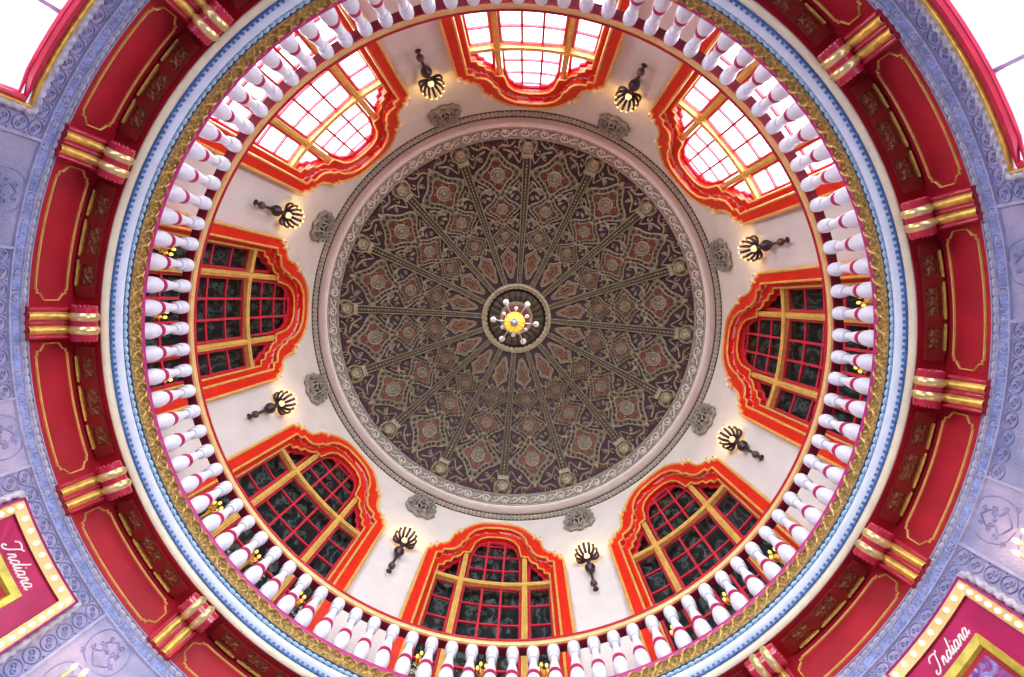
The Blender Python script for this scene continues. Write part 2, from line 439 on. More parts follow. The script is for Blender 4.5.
# one sixteenth of the dome's plaster ornament
def foil(cx, cy, a, b, k, q, n=40):
    """four-pointed foil: arms on the axes"""
    out = []
    for i in range(n):
        t = 2 * PI * i / n; rr = 1 + k * math.cos(4 * t) + q * math.cos(8 * t)
        out.append((cx + a * rr * math.cos(t), cy + b * rr * math.sin(t)))
    return out
MED = [(4.27, .585, .475), (3.42, .470, .385), (2.66, .345, .315)]
def panel_meshes():
    tan = MB(); rust = MB(); drk = MB(); ground = MB(); grey = MB()
    P = domeP()
    for (R, a, b) in MED:
        ground.plate(foil(0, R, a * .90, b * .90, .18, .03), .018, P, cen=(0, R))  # tan plate under the dark beads
        tan.stroke(foil(0, R, a * .93, b * .93, .19, .03), .017 * a / .5, .05, P, closed=True)
        tan.stroke(foil(0, R, a * .66, b * .66, .19, .03), .017 * a / .5, .055, P, closed=True)
        rust.plate(foil(0, R, a * .60, b * .60, .18, .02), .028, P, cen=(0, R))
        nb = 22
        for i, (x, y) in enumerate(foil(0, R, a * .79, b * .79, .18, .03, nb)):
            drk.hemi(x, y, .040 * a / .5, .035, P, 7, w0=.016)
        for i in range(4):
            t = i * PI / 2; cx, cy = a * 1.18 * math.cos(t), R + b * 1.18 * math.sin(t)
            tan.hemi(cx, cy, .05 * a / .5, .05, P, 6)
            for q in (-1, 1):
                x1, y1 = a * .46 * math.cos(t + q * .42), R + b * .46 * math.sin(t + q * .42)
                tan.hemi(x1, y1, .020 * a / .5, .03, P, 5, w0=.028)
        grey.plate(circ(0, R, a * .33, b * .33, 20), .012, P, w0=.028)
        for rr, w in ((.34, .02), (.22, .015)):
            tan.stroke(circ(0, R, a * rr, b * rr, 16), w * a / .5, .05, P, closed=True, w0=.028)
        tan.stroke(spiral(0, R, a * .17, 1.2, .4), .012, .05, P, w0=.028)
        tan.hemi(0, R, a * .09, .07, P, 8, w0=.028)
        for i in range(4):
            t = PI / 4 + i * PI / 2; cx, cy = a * .95 * math.cos(t), R + b * .95 * math.sin(t)
            tan.stroke(spiral(cx + .10 * a * math.cos(t), cy + .10 * b * math.sin(t), .13 * a, .8, t + PI, 1 if i % 2 else -1, 10), .015 * a / .5, .05, P, taper=True)
            ex, ey = cx + .33 * a * math.cos(t), cy + .33 * b * math.sin(t)
            tan.stroke([(cx, cy), ((cx + ex) / 2 + .03, (cy + ey) / 2), (ex, ey)], .024 * a / .5, .05, P, taper=True)
    # lattice strapwork between the medallions
    for s in (-1, 1):
        tan.stroke(smooth([(s * .25, 4.80), (s * .50, 4.70), (s * .66, 4.48), (s * .76, 4.62), (s * .80, 4.86)], 4), .018, .05, P)
        tan.stroke(smooth([(s * .05, 4.76), (s * .22, 4.88), (s * .45, 4.84), (s * .62, 4.92)], 4), .017, .05, P)
        tan.stroke(spiral(s * .34, 4.93, .10, 1.1, 0, s), .014, .05, P)
        tan.stroke(spiral(s * .62, 4.72, .09, 1.0, 1, -s), .014, .05, P)
        rust.plate(circ(s * .18, 4.88, .10, .06, 8), .012, P)
        for (x, y, r_) in ((.30, 3.84, .075), (.50, 3.66, .07), (.62, 3.98, .07), (.24, 3.03, .055), (.40, 2.90, .055), (.20, 2.33, .045), (.70, 4.20, .05), (.56, 3.24, .045)):
            tan.stroke(spiral(s * x, y, r_, 1.2, 0, s, 10), .012, .04, P)
            tan.hemi(s * x, y, r_ * .3, .05, P, 6)
        for (y0, hw) in ((3.87, .58), (3.03, .45), (2.33, .34)):
            tan.stroke(smooth([(s * hw * .25, y0), (s * hw * .55, y0 + .07), (s * hw * .9, y0 + .01), (s * hw * 1.08, y0 - .13)], 4), .018, .045, P)
            tan.stroke(smooth([(s * hw * .3, y0), (s * hw * .55, y0 - .06), (s * hw * .80, y0 + .12), (s * hw * 1.08, y0 + .20)], 4), .018, .045, P)
            tan.stroke(spiral(s * hw * .98, y0 + .02, hw * .12, 1, 0, s, 10), .014, .045, P)
            for i in range(7):
                drk.hemi(s * hw * (.35 + .11 * i), y0 + .035 * math.sin(i), .018, .03, P, 6)
    # narrow cartouche by the boss
    def cart(kx, ky, y0=1.83):
        return smooth([(0, y0 + .42 * ky), (.10 * kx, y0 + .30 * ky), (.21 * kx, y0 + .20 * ky), (.15 * kx, y0 + .05 * ky), (.19 * kx, y0 - .05 * ky), (.11 * kx, y0 - .22 * ky), (.07 * kx, y0 - .38 * ky), (0, y0 - .46 * ky),
                       (-.07 * kx, y0 - .38 * ky), (-.11 * kx, y0 - .22 * ky), (-.19 * kx, y0 - .05 * ky), (-.15 * kx, y0 + .05 * ky), (-.21 * kx, y0 + .20 * ky), (-.10 * kx, y0 + .30 * ky)], 3, True)
    ground.plate(cart(1.15, 1.06), .014, P, cen=(0, 1.83))
    tan.stroke(cart(1.18, 1.08), .016, .04, P, closed=True)
    tan.stroke(cart(.80, .85), .013, .04, P, closed=True)
    rust.plate(cart(.72, .78), .024, P, cen=(0, 1.83))
    tan.stroke(cart(.35, .5), .012, .04, P, closed=True, w0=.02)
    # border line down each side
    return tan, rust, drk, ground, grey
def rib_meshes():
    a = MB(); b = MB(); P = domeP()
    N = 40
    def line(x, w, h, r0=1.12, r1=4.98):
        return [(x * (.45 + .55 * (r0 + (r1 - r0) * i / N) / 5), r0 + (r1 - r0) * i / N) for i in range(N + 1)], w, h
    for x, w, h in ((-.105, .022, .10), (.105, .022, .10)):
        p, w, h = line(x, w, h); a.stroke(p, w, h, P)
    p, w, h = line(0, .085, .055); b.stroke(p, w, h, P)
    for i in range(46):
        R = 1.2 + 3.6 * i / 45; a.hemi(0, R, .020 + .008 * R / 5, .035, P, 6, w0=.05, ry=.016 + .014 * R / 5)
    a.hemi(0, 4.86, .16, .12, P, 12, ry=.12)
    a.stroke(circ(0, 4.86, .12, .08, 14), .025, .05, P, closed=True, w0=.08)
    a.boxc(P, -.15, .15, 4.66, 4.74, 0, .12)
    for s in (-1, 1):
        a.stroke(smooth([(s * .10, 4.72), (s * .20, 4.80), (s * .24, 4.92), (s * .14, 4.99)], 4), .03, .09, P)
    return a, b
tan, rust, drk, ground, grey = panel_meshes(); ra, rb = rib_meshes()
first = None
for k in range(16):
    if first is None:
        o1 = tan.build('strapwork_ornament', TAN, ceiling, origin=(0, 0, 0)); o1.rotation_euler.z = rad(11.25)
        kids = [rust.build('rust_field', RUST, o1, origin=(0, 0, 0)), drk.build('beading', BLACKB, o1, origin=(0, 0, 0)), ground.build('ground_plate', mat('dull_tan_plate', (.17, .14, .085), .6, var=.3, scale=14), o1, origin=(0, 0, 0)), grey.build('rosette_disc', mat('dull_grey_relief', (.17, .16, .12), .5, var=.35, scale=20), o1, origin=(0, 0, 0))]
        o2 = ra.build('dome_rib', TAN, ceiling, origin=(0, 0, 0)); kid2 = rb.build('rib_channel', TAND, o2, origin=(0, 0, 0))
        first = (o1, kids, o2, kid2)
    else:
        o1 = first[0].copy(); C.objects.link(o1); o1.parent = ceiling; o1.rotation_euler.z = rad(11.25 + 22.5 * k)
        for q in first[1]: c = q.copy(); C.objects.link(c); c.parent = o1
        o2 = first[2].copy(); C.objects.link(o2); o2.parent = ceiling; o2.rotation_euler.z = rad(22.5 * k)
        c = first[3].copy(); C.objects.link(c); c.parent = o2
# boss
m = MB(); zb = ZC + math.sqrt(RHO ** 2 - 1.05 ** 2)
m.ring([(1.16, zb), (1.14, zb - .10), (1.06, zb - .12), (1.02, zb - .05), (.99, zb - .04), (.95, zb + .04)], n=96)
boss = m.build('boss_ring', TAN, ceiling, origin=(0, 0, 0))
m = MB()
for i in range(40):
    t = 2 * PI * i / 40; m.ball((.97 * math.cos(t), .97 * math.sin(t), zb + EYE - .02), .038, 8, 5)
m.build('boss_beads', BLACKB, boss, origin=(0, 0, 0))
m = MB()
m.ring([(.93, zb + .02), (.93, zb + .10)], n=64)
for i in range(24):
    t0 = 2 * PI * i / 24
    vs = []
    for rr, hw, z in ((.90, .105, zb + .06), (.74, .085, zb - .01), (.58, .055, zb + .05)):
        for q in (-1, 0, 1):
            x, y = rr, q * hw; vs.append((x * math.cos(t0) - y * math.sin(t0), x * math.sin(t0) + y * math.cos(t0), z + EYE - (.04 if q == 0 else 0)))
    m.add(vs, [(0, 1, 4, 3), (1, 2, 5, 4), (3, 4, 7, 6), (4, 5, 8, 7)])
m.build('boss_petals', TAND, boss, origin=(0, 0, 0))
m = MB(); m.ring([(.56, zb + .04), (.50, zb - .03), (.44, zb + .02)], n=48)
m.build('boss_inner_ring', TAN, boss, origin=(0, 0, 0))
m = MB(); m.ring([(.45, zb + .02), (.2, zb + .0), (.001, zb)], n=48)
m.build('boss_disc', mat('deep_red_disc', (.16, .02, .03), .5), boss, origin=(0, 0, 0))

# cornice between wall and dome
m = MB()
m.ring([(5.62, 13.09), (5.56, 13.09), (5.56, 13.13), (5.44, 13.135), (5.44, 13.17)], n=256)
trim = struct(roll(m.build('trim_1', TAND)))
m = MB(); m.teeth([(5.57, 13.10), (5.57, 13.085), (5.48, 13.10), (5.46, 13.14)], [(5.57, 13.10), (5.565, 13.122), (5.49, 13.128), (5.46, 13.14)], 300, .6)
m.build('dentil_course', GREYR, trim, smooth=False, origin=(0, 0, 0))
m = MB(); m.ring([(5.44, 13.155), (5.42, 13.15), (5.36, 13.17), (5.33, 13.20)], n=256); m.build('taupe_moulding', TAUPE, trim, origin=(0, 0, 0))
m = MB(); m.ring([(5.33, 13.20), (5.30, 13.19), (5.25, 13.20), (5.22, 13.235)], n=256); m.build('cream_moulding', MUDPL, trim, origin=(0, 0, 0))
m = MB(); m.ring([(5.22, 13.235), (5.205, 13.22), (5.19, 13.26), (5.175, 13.27), (5.03, 13.41), (5.02, 13.38), (4.985, 13.40), (4.98, 13.46)], n=256)
m.build('scroll_band', mat('grey_band_ground', (.30,.28,.225), .6, var=.2), trim, origin=(0, 0, 0))
def slope(a0):
    def P(u, v, w=0.0):
        t = a0 - u / 5.1; R = 5.18 - v * .707 - w * .707; Z = 13.265 + v * .707 - w * .707
        return (R * math.cos(t), R * math.sin(t), Z + EYE)
    return P
m = MB(); m2 = MB(); nS = 60
for k in range(nS):
    P = slope(2 * PI * k / nS); s = 1; L = 2 * PI * 5.1 / nS
    m.stroke(smooth([(-L * .5, .02), (-L * .25, .06), (0, .17), (L * .22, .19), (L * .36, .12), (L * .28, .05), (L * .14, .07), (L * .17, .12)], 3), .026, .03, P)
    m.stroke(smooth([(-L * .1, .12), (-L * .22, .17), (-L * .38, .16), (-L * .34, .10)], 3), .016, .03, P)
    m.stroke(smooth([(0, .15), (L * .02, .08), (L * .1, .02), (L * .3, .01)], 3), .016, .03, P)
    m.hemi(L * .2, .09, .02, .035, P, 6)
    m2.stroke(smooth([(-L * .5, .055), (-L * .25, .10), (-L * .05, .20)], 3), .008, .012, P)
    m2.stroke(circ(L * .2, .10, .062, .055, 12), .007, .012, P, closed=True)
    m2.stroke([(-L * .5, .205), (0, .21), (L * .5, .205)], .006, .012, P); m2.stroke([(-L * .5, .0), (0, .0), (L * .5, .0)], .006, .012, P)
m.build('scroll_relief', mat('pale_grey_relief', (.68, .64, .56), .5, var=.15, scale=12), trim, origin=(0, 0, 0))
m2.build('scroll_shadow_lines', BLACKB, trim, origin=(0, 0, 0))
m = MB(); m.pearls(5.195, 13.235, .022, 300)
m.build('pearl_course', GREYR, trim, origin=(0, 0, 0))

# ------------------------------------------------------------------ gallery windows
WZB = 6.15
def window_parts(root):
    P = cyl(RW)
    fac = MB()
    us = sorted(set([s * u for g in (gout, g1) for u, _ in g for s in (-1, 1)]))
    W = .10
    for a, b in zip(us, us[1:]):
        mid = abs((a + b) / 2)
        if mid < 1.40: z0a, z0b = at(g1, a), at(g1, b)
        else: z0a = z0b = WZB - .1
        zta, ztb = at(gout, a), at(gout, b)
        fac.add([P(a, z0a, W), P(b, z0b, W), P(b, ztb, W), P(a, zta, W)], [(0, 1, 2, 3)])
        fac.add([P(a, zta, W), P(b, ztb, W), P(b, ztb, 0), P(a, zta, 0)], [(0, 1, 2, 3)])
    for s in (-1, 1):
        u = s * 1.63; fac.add([P(u, WZB - .1, 0), P(u, at(gout, u), 0), P(u, at(gout, u), W), P(u, WZB - .1, W)], [(0, 1, 2, 3)])
    def returns(mb, g, hw, w0, w1):
        path = [(-hw, WZB)] + sym(g) + [(hw, WZB)]
        for a, b in zip(path, path[1:]):
            mb.add([P(a[0], a[1], w0), P(b[0], b[1], w0), P(b[0], b[1], w1), P(a[0], a[1], w1)], [(0, 1, 2, 3)])
    returns(fac, g1, 1.40, W, -.06)
    us = sorted(set([s * u for g in (gin, g1) for u, _ in g for s in (-1, 1)]))
    for a, b in zip(us, us[1:]):
        mid = abs((a + b) / 2)
        if mid < 1.27: z0a, z0b = at(gin, a), at(gin, b)
        else: z0a = z0b = WZB
        fac.add([P(a, z0a, -.06), P(b, z0b, -.06), P(b, at(g1, b), -.06), P(a, at(g1, a), -.06)], [(0, 1, 2, 3)])
    returns(fac, gin, 1.27, -.06, -.24)
    fac.add([P(-1.4, WZB, W), P(1.4, WZB, W), P(1.4, WZB, -.24), P(-1.4, WZB, -.24)], [(0, 1, 2, 3)])
    sur = fac.build('window_surround', REDW, root, smooth=False)
    gm = MB()
    def outline(g, hw, w, h, w0, inset=0.0):
        path = [(-hw, WZB)] + sym(g) + [(hw, WZB)]
        gm.stroke(path, w, h, P, w0=w0)
    outline(gout, 1.63, .035, .045, W - .01)
    outline(g1, 1.40, .028, .035, W - .01)
    outline(gin, 1.27, .024, .03, -.065)
    gm.build('gilt_moulding', GOLDP, sur)
    # scrolled ears on the shoulders
    er = MB()
    for s in (-1, 1):
        for (u, z) in ((1.57, 10.80), (1.44, 11.00), (1.09, 11.76), (.96, 11.92)):
            er.stroke(spiral(s * u, z, .07, 1.1, PI / 2, -s, 12), .022, .07, P, w0=W - .02)
    er.build('scrolled_ear', mat('pale_gilding', (.88, .70, .45), .35, .2), sur)
    # gilt mullions and transom
    for s in (-1, 1):
        mu = MB(); mu.boxc(P, s * .70 - .058, s * .70 + .058, WZB, 11.28, -.24, -.10)
        mu.stroke([(s * .70, WZB), (s * .70, 11.27)], .03, .03, P, w0=-.105)
        mu.build('mullion', GOLDP, root, smooth=False)
    tr = MB(); tr.boxc(P, -1.27, 1.27, 10.13, 10.25, -.24, -.085, nu=12); tr.stroke([(-1.27 + .127 * i, 10.19) for i in range(21)], .03, .03, P, w0=-.09)
    tr.build('transom', GOLDP, root, smooth=False)
    # casements: red sash frames with glazing bars, and their glass
    def light(name, u0, u1, z0, ztop, vs, hs, arch=None):
        fr = MB(); t = .06
        top = arch if arch else [(u0, ztop), (u1, ztop)]
        path = [(u0, z0)] + top + [(u1, z0)]
        path = [(min(max(u, u0), u1), z) for u, z in path]
        ins = []
        cx = (u0 + u1) / 2
        for u, z in path: ins.append((u + (t * .5 if u < cx - .01 else (-t * .5 if u > cx + .01 else 0)), z - (t * .5 if z > z0 + .01 else -t * .5)))
        fr.stroke(ins + [ins[0]], t * .6, .05, P, w0=-.22)
        def topat(u):
            pp = sorted(top)
            for (a, b), (c, e) in zip(pp, pp[1:]):
                if a <= u <= c and c > a: return b + (e - b) * (u - a) / (c - a)
            return ztop
        for u in vs: fr.boxc(P, u - .022, u + .022, z0, topat(u), -.22, -.175)
        for z in hs:
            zz = z
            a, b = u0, u1
            if arch:
                # clip to the arch
                ok = [u0 + (u1 - u0) * i / 60 for i in range(61) if topat(u0 + (u1 - u0) * i / 60) >= z]
                if not ok: continue
                a, b = min(ok), max(ok)
            fr.boxc(P, a, b, zz - .020, zz + .020, -.22, -.178, nu=4)
        sash = fr.build(name, FRAMER, root, smooth=False)
        gl = MB(); us = [u0 + (u1 - u0) * i / 12 for i in range(13)]
        for a, b in zip(us, us[1:]):
            gl.add([P(a, z0, -.205), P(b, z0, -.205), P(b, topat(b), -.205), P(a, topat(a), -.205)], [(0, 1, 2, 3)])
        gl.build('glass_pane', GLASS, sash, smooth=False)
    rows = [10.13 - .585 * i for i in range(1, 7)]
    light('casement', -.64, .64, WZB, 10.13, (-.20, .20), rows)
    for s in (-1, 1):
        a, b = sorted((s * .76, s * 1.26)); light('side_casement', a, b, WZB, 10.13, (), rows)
        top = [(s * u, z) for u, z in gin if .78 <= u] ; top = [(s * .78, 11.24)] + [p for p in top if abs(p[0]) > .79]
        top = sorted(top)
        light('side_fanlight', a, b, 10.25, 11.2, (), (), arch=top)
    ar = [(u, z) for u, z in sym(gin) if abs(u) <= .621]
    light('arched_fanlight', -.62, .62, 10.25, 12.2, (-.21, .21), (10.85, 11.42, 11.95), arch=ar)
org = (RW, 0, WZB + EYE)
w0 = empty('window_1', org, 0); struct(w0); window_parts(w0)
for k in range(1, 8):
    w = copy_tree(w0); w.name = 'window_%d' % (k + 1); place(w, org, 45 * k)
# dark windows: drapes hanging behind
def drape_mesh():
    m = MB(); nu, nz = 60, 10; vs = []; P = cyl(RW)
    for j in range(nz + 1):
        z = 6.05 + (12.75 - 6.05) * j / nz
        for i in range(nu + 1):
            u = -1.66 + 3.32 * i / nu
            vs.append(P(u, z, -.42 + .035 * math.sin(i * .9 + .5 * math.sin(j * .7)) + .015 * math.sin(i * 2.3 + j)))
    fs = [(j * (nu + 1) + i, j * (nu + 1) + i + 1, (j + 1) * (nu + 1) + i + 1, (j + 1) * (nu + 1) + i) for j in range(nz) for i in range(nu)]
    m.add(vs, fs); return m
dm = drape_mesh().build('curtain', DRAPE, origin=(RW + .42, 0, 6.05 + EYE))
for i, a in enumerate((0, 45, 90, 135, 180)):
    o = dm if i == 0 else dm.copy()
    if i: C.objects.link(o)
    place(o, (RW + .42, 0, 6.05 + EYE), a)
    tag(o, 'dark green patterned curtain hanging behind the glass of the %s arched window' % wname(a), 'curtain', 'curtains behind the dark windows')
    t = rad(a) + ROLL
# unseen shell added behind the five dark windows to block the sky's light
m = MB(); m.ring([(5.9, 13.1), (6.25, 13.1), (6.25, 5.85)], a0=-27, a1=207, n=120)
for a in (-27, 207):
    t = rad(a); c, s = math.cos(t), math.sin(t)
    m.add([(5.9 * c, 5.9 * s, 5.85 + EYE), (6.25 * c, 6.25 * s, 5.85 + EYE), (6.25 * c, 6.25 * s, 13.1 + EYE), (5.9 * c, 5.9 * s, 13.1 + EYE)], [(0, 1, 2, 3)])
struct(roll(m.build('wall_light_block', MAROON, smooth=False)))

# ------------------------------------------------------------------ wall sconces and cartouches
def sconce(ang, label):
    e = empty('wall_sconce', (RW, 0, 9.23 + EYE), ang); tag(e, label, 'wall lamp', 'claw shaped wall lamps between the windows')
    P = cyl(RW); Y = EYE - .22; X = RW - .14
    m = MB(); m.tube([(X, 0, 9.42 + Y), (X, 0, 9.50 + Y), (X, 0, 9.56 + Y), (X, 0, 10.0 + Y), (X, 0, 10.62 + Y)], [.012, .02, .03, .030, .035]); m.build('stem', BRONZE, e)
    m = MB(); m.lathe([(.001, 9.60 + Y), (.04, 9.62 + Y), (.075, 9.66 + Y), (.075, 9.69 + Y), (.04, 9.72 + Y), (.035, 9.80 + Y)], X, 0, 14); m.build('lower_cup', mat('worn_bronze', (.16, .09, .07), .4, .5), e)
    m = MB(); m.lathe([(.04, 10.12 + Y), (.07, 10.17 + Y), (.115, 10.22 + Y), (.118, 10.25 + Y), (.05, 10.30 + Y), (.035, 10.42 + Y), (.05, 10.50 + Y), (.075, 10.58 + Y), (.05, 10.64 + Y)], X, 0, 16); m.build('upper_cup', BRONZE, e)
    for z in (9.67, 10.3):
        m = MB(); m.tube([(RW - .005, 0, z + Y), (X, 0, z + Y)], .025); m.tube([(RW - .001, 0, z + Y), (RW - .02, 0, z + Y)], .06, 12); m.build('wall_bracket', BRONZE, e)
    m = MB(); m.ball((X - .085, 0, 10.60 + Y), .075, 12, 8); m.build('lamp_bowl', FLAMES, e)
    zz = 10.62 + Y
    for i in range(9):
        t = rad(-104 + 26 * i); c, s = -math.cos(t), math.sin(t)
        L = .255
        pts = [(X, 0, zz)] + [(X + L * c * q, L * s * q, zz + dz) for q, dz in ((.35, -.03), (.7, -.01), (.93, .06), (1.0, .14), (.97, .23))]
        m = MB(); m.tube(pts, [.036, .034, .032, .030, .028, .034], 7); arm = m.build('arm', BRONZE, e)
        m = MB(); x, y, z = pts[-1]; m.lathe([(.001, z), (.022, z + .02), (.026, z + .05), (.012, z + .10), (.001, z + .12)], x, y, 8); m.build('flame_bulb', FLAME, arm)
    L = bpy.data.lights.new('sconce_light', 'POINT'); L.energy = 8; L.color = (1.0, .58, .16); L.shadow_soft_size = .12
    lo = bpy.data.objects.new('sconce_light', L); C.objects.link(lo); lo.parent = e; lo.location = (-.34, 0, 1.62)
    return e
def between(a):
    return '%s and %s windows' % (wname(a - 22.5), wname(a + 22.5))
s0 = None
for k in range(8):
    a = 22.5 + 45 * k; lab = 'dark bronze claw-armed wall lamp between the %s' % between(a)
    if s0 is None: s0 = sconce(a, lab)
    else:
        c = copy_tree(s0); place(c, tuple(s0['org']), a); c['label'] = lab
def cartouche():
    e = empty('cartouche', (RW, 0, 11.98 + EYE), 0)
    P = cyl(RW); zc = 12.47; m = MB()
    out = smooth([(0, .50), (.12, .44), (.25, .46), (.33, .34), (.31, .22), (.40, .10), (.34, -.04), (.40, -.18), (.31, -.28), (.27, -.40), (.13, -.38), (0, -.48), (-.13, -.38), (-.27, -.40), (-.31, -.28), (-.40, -.18), (-.34, -.04), (-.40, .10), (-.31, .22), (-.33, .34), (-.25, .46), (-.12, .44)], 3, True)
    m.plate([(u, zc + z) for u, z in out], .06, P, cen=(0, zc)); m.build('backing', mat('dim_stone_relief', (.14, .125, .10), .6, var=.3, scale=14, bump=.5), e)
    m = MB(); m.stroke([(u, zc + z) for u, z in out], .035, .06, P, closed=True, w0=.04)
    for s in (-1, 1):
        for (u, z, r_, a0) in ((.28, .30, .10, 0), (.30, -.27, .10, 1), (.33, .04, .075, 2), (.13, .37, .075, .5), (.13, -.33, .075, 3)):
            m.stroke(spiral(s * u, zc + z, r_, 1.2, a0, s), .022, .05, P, w0=.05)
    m.stroke([(u * .56, zc + z * .56) for u, z in out], .022, .06, P, closed=True, w0=.05)
    m.build('scrolled_border', mat('grey_stone_relief', (.32, .30, .25), .5, var=.25, scale=14), e)
    m = MB(); m.plate([(u * .52, zc + z * .52) for u, z in out], .02, P, w0=.06, cen=(0, zc)); m.build('dark_field', BLACKB, e)
    m = MB()
    for pts in ([(-.12, -.15), (-.12, .16)], [(-.12, .16), (0, 0), (.12, .16)], [(.12, .16), (.12, -.15)], [(-.16, -.15), (-.06, -.15)], [(.06, -.15), (.16, -.15)], [(0, .20), (0, -.20)]):
        m.stroke([(u, zc + z) for u, z in pts], .020, .03, P, w0=.078)
    mg = m.build('monogram', GREYR, e)
    m = MB(); m.hemi(0, zc + .08, .05, .05, P, 10, w0=.085); m.build('jewel', RUST, mg, origin=tuple(e['org']))
    return e
c0 = cartouche()
for k in range(8):
    a = 22.5 + 45 * k
    c = c0 if k == 0 else copy_tree(c0)
    place(c, tuple(c0['org']), a)
    tag(c, 'grey scrolled plaster cartouche above the lamp between the %s' % between(a), 'wall ornament', 'monogram cartouches under the dome')

# ------------------------------------------------------------------ balcony edge
bal = empty('balcony', (0, 0, 5.41 + EYE), 0); tag(bal, 'round balcony edge ringed with gilt carving, blue beads and a white cove', 'balcony')
def bpart(name, prof, material, par=None, **k):
    m = MB(); m.ring(prof, **k)
    return m.build(name, material, par or bal, origin=(0, 0, 5.41 + EYE))
bpart('deck_edge', [(4.86, 5.97), (4.57, 5.97), (4.545, 5.96), (4.54, 5.93), (4.555, 5.905)], PINK)
gb = bpart('carved_band', [(4.56, 5.91), (4.55, 5.88), (4.515, 5.80), (4.51, 5.73), (4.525, 5.69)], CARVG)
m = MB(); ng = 150
for k in range(ng):
    P = cyl(4.525, 2 * PI * k / ng); L = 2 * PI * 4.525 / ng
    m.stroke(smooth([(-L * .45, 5.72), (-L * .1, 5.76), (L * .1, 5.84), (L * .4, 5.885)], 3), .020, .035, P, taper=True)
    m.stroke(smooth([(-L * .35, 5.86), (-L * .05, 5.82), (L * .05, 5.75), (L * .35, 5.71)], 3), .018, .03, P, taper=True)
    m.hemi(L * .5, 5.80, .024, .035, P, 6)
m.build('carved_leafage', mat('old_gilding', (.56,.36,.10), .35, .4, var=.5, scale=30), gb, origin=(0, 0, 5.41 + EYE))
bpart('bead_channel', [(4.525, 5.69), (4.54, 5.68), (4.55, 5.64), (4.54, 5.60), (4.51, 5.585)], NAVY)
m = MB(); m.pearls(4.532, 5.64, .027, 300)
b_ = m.build('bead_course', BEADB, bal, origin=(0, 0, 5.41 + EYE))
bpart('cove', [(4.51, 5.585), (4.515, 5.57), (4.525, 5.55), (4.545, 5.525), (4.575, 5.505)], COVE)
db = bpart('dentil_fillet', [(4.575, 5.505), (4.575, 5.485), (4.585, 5.475)], BLUE)
m = MB(); m.teeth([(4.575, 5.515), (4.545, 5.51), (4.56, 5.475), (4.585, 5.475)], [(4.575, 5.495), (4.572, 5.49), (4.572, 5.48), (4.585, 5.475)], 400)
m.build('blue_dentils', BLUE, db, smooth=False, origin=(0, 0, 5.41 + EYE))
bpart('cream_lip', [(4.583, 5.478), (4.585, 5.45), (4.60, 5.42), (4.62, 5.41), (4.64, 5.42)], mat('cream_gold_lip', (.86, .74, .50), .45, var=.06))
bpart('soffit', [(4.64, 5.42), (4.66, 5.42), (4.67, 5.425), (4.86, 5.425), (4.949, 5.425)], CRIM, n=192)

# coffers: three carved panels to a bay
def bay(a0):
    """returns list of (name, MB, material)"""
    P = sof(5.42, rad(a0), 4.8); K = 4.8
    carved = MB(); bars = MB(); blk = MB()
    for (c, hw) in ((-4.75, 1.55), (0, 2.15), (4.75, 1.55)):
        u = rad(c) * K; h = rad(hw) * K
        for (x0, x1, y0, y1) in ((u - h - .03, u + h + .03, 4.705, 4.72), (u - h - .03, u + h + .03, 4.868, 4.882), (u - h - .03, u - h, 4.71, 4.88), (u + h, u + h + .03, 4.71, 4.88)):
            blk.boxc(P, x0, x1, y0, y1, -.002, .03, nu=3)
        for q in range(3 if hw > 2 else 2):
            nn = 3 if hw > 2 else 2
            cu = u - h + (q + .5) * 2 * h / nn
            carved.stroke(spiral(cu - .02, 4.745, .045, 1.1, 0, 1, 10), .011, .03, P); carved.stroke(spiral(cu + .02, 4.815, .045, 1.1, PI, 1, 10), .011, .03, P)
            carved.stroke([(cu - .07, 4.845), (cu, 4.785), (cu + .07, 4.73)], .012, .03, P, taper=True); carved.stroke([(cu - .06, 4.735), (cu, 4.785), (cu + .05, 4.845)], .010, .03, P, taper=True)
            carved.hemi(cu, 4.785, .02, .035, P, 6)
        carved.boxc(P, u - h, u + h, 4.72, 4.87, 0, .006, nu=3)
        bars.stroke([(u - h * 1.12 + 2.24 * h * i / 6, 4.912) for i in range(7)], .022, .05, P)
    for c in (-7.0, -2.65, 2.65, 7.0):
        u = rad(c) * K; blk.plate([(u - .06, 4.71), (u + .06, 4.71), (u + .075, 4.87), (u, 4.93), (u - .075, 4.87)], .035, P)
    return carved, bars, blk
proto = None
for k in range(16):
    if proto is None:
        ca, ba, bl = bay(0)
        p1 = bl.build('coffer', MAROON, bal, smooth=False, origin=(0, 0, 5.41 + EYE)); p1.rotation_euler.z = rad(11.25)
        p2 = ca.build('carved_panel', BROWN, p1, origin=(0, 0, 5.41 + EYE)); p3 = ba.build('gilt_bar', GOLD, p1, origin=(0, 0, 5.41 + EYE))
        proto = (p1, p2, p3)
    else:
        c = p1.copy(); C.objects.link(c); c.rotation_euler.z = rad(11.25 + 22.5 * k)
        for q in (p2, p3): x = q.copy(); C.objects.link(x); x.parent = c

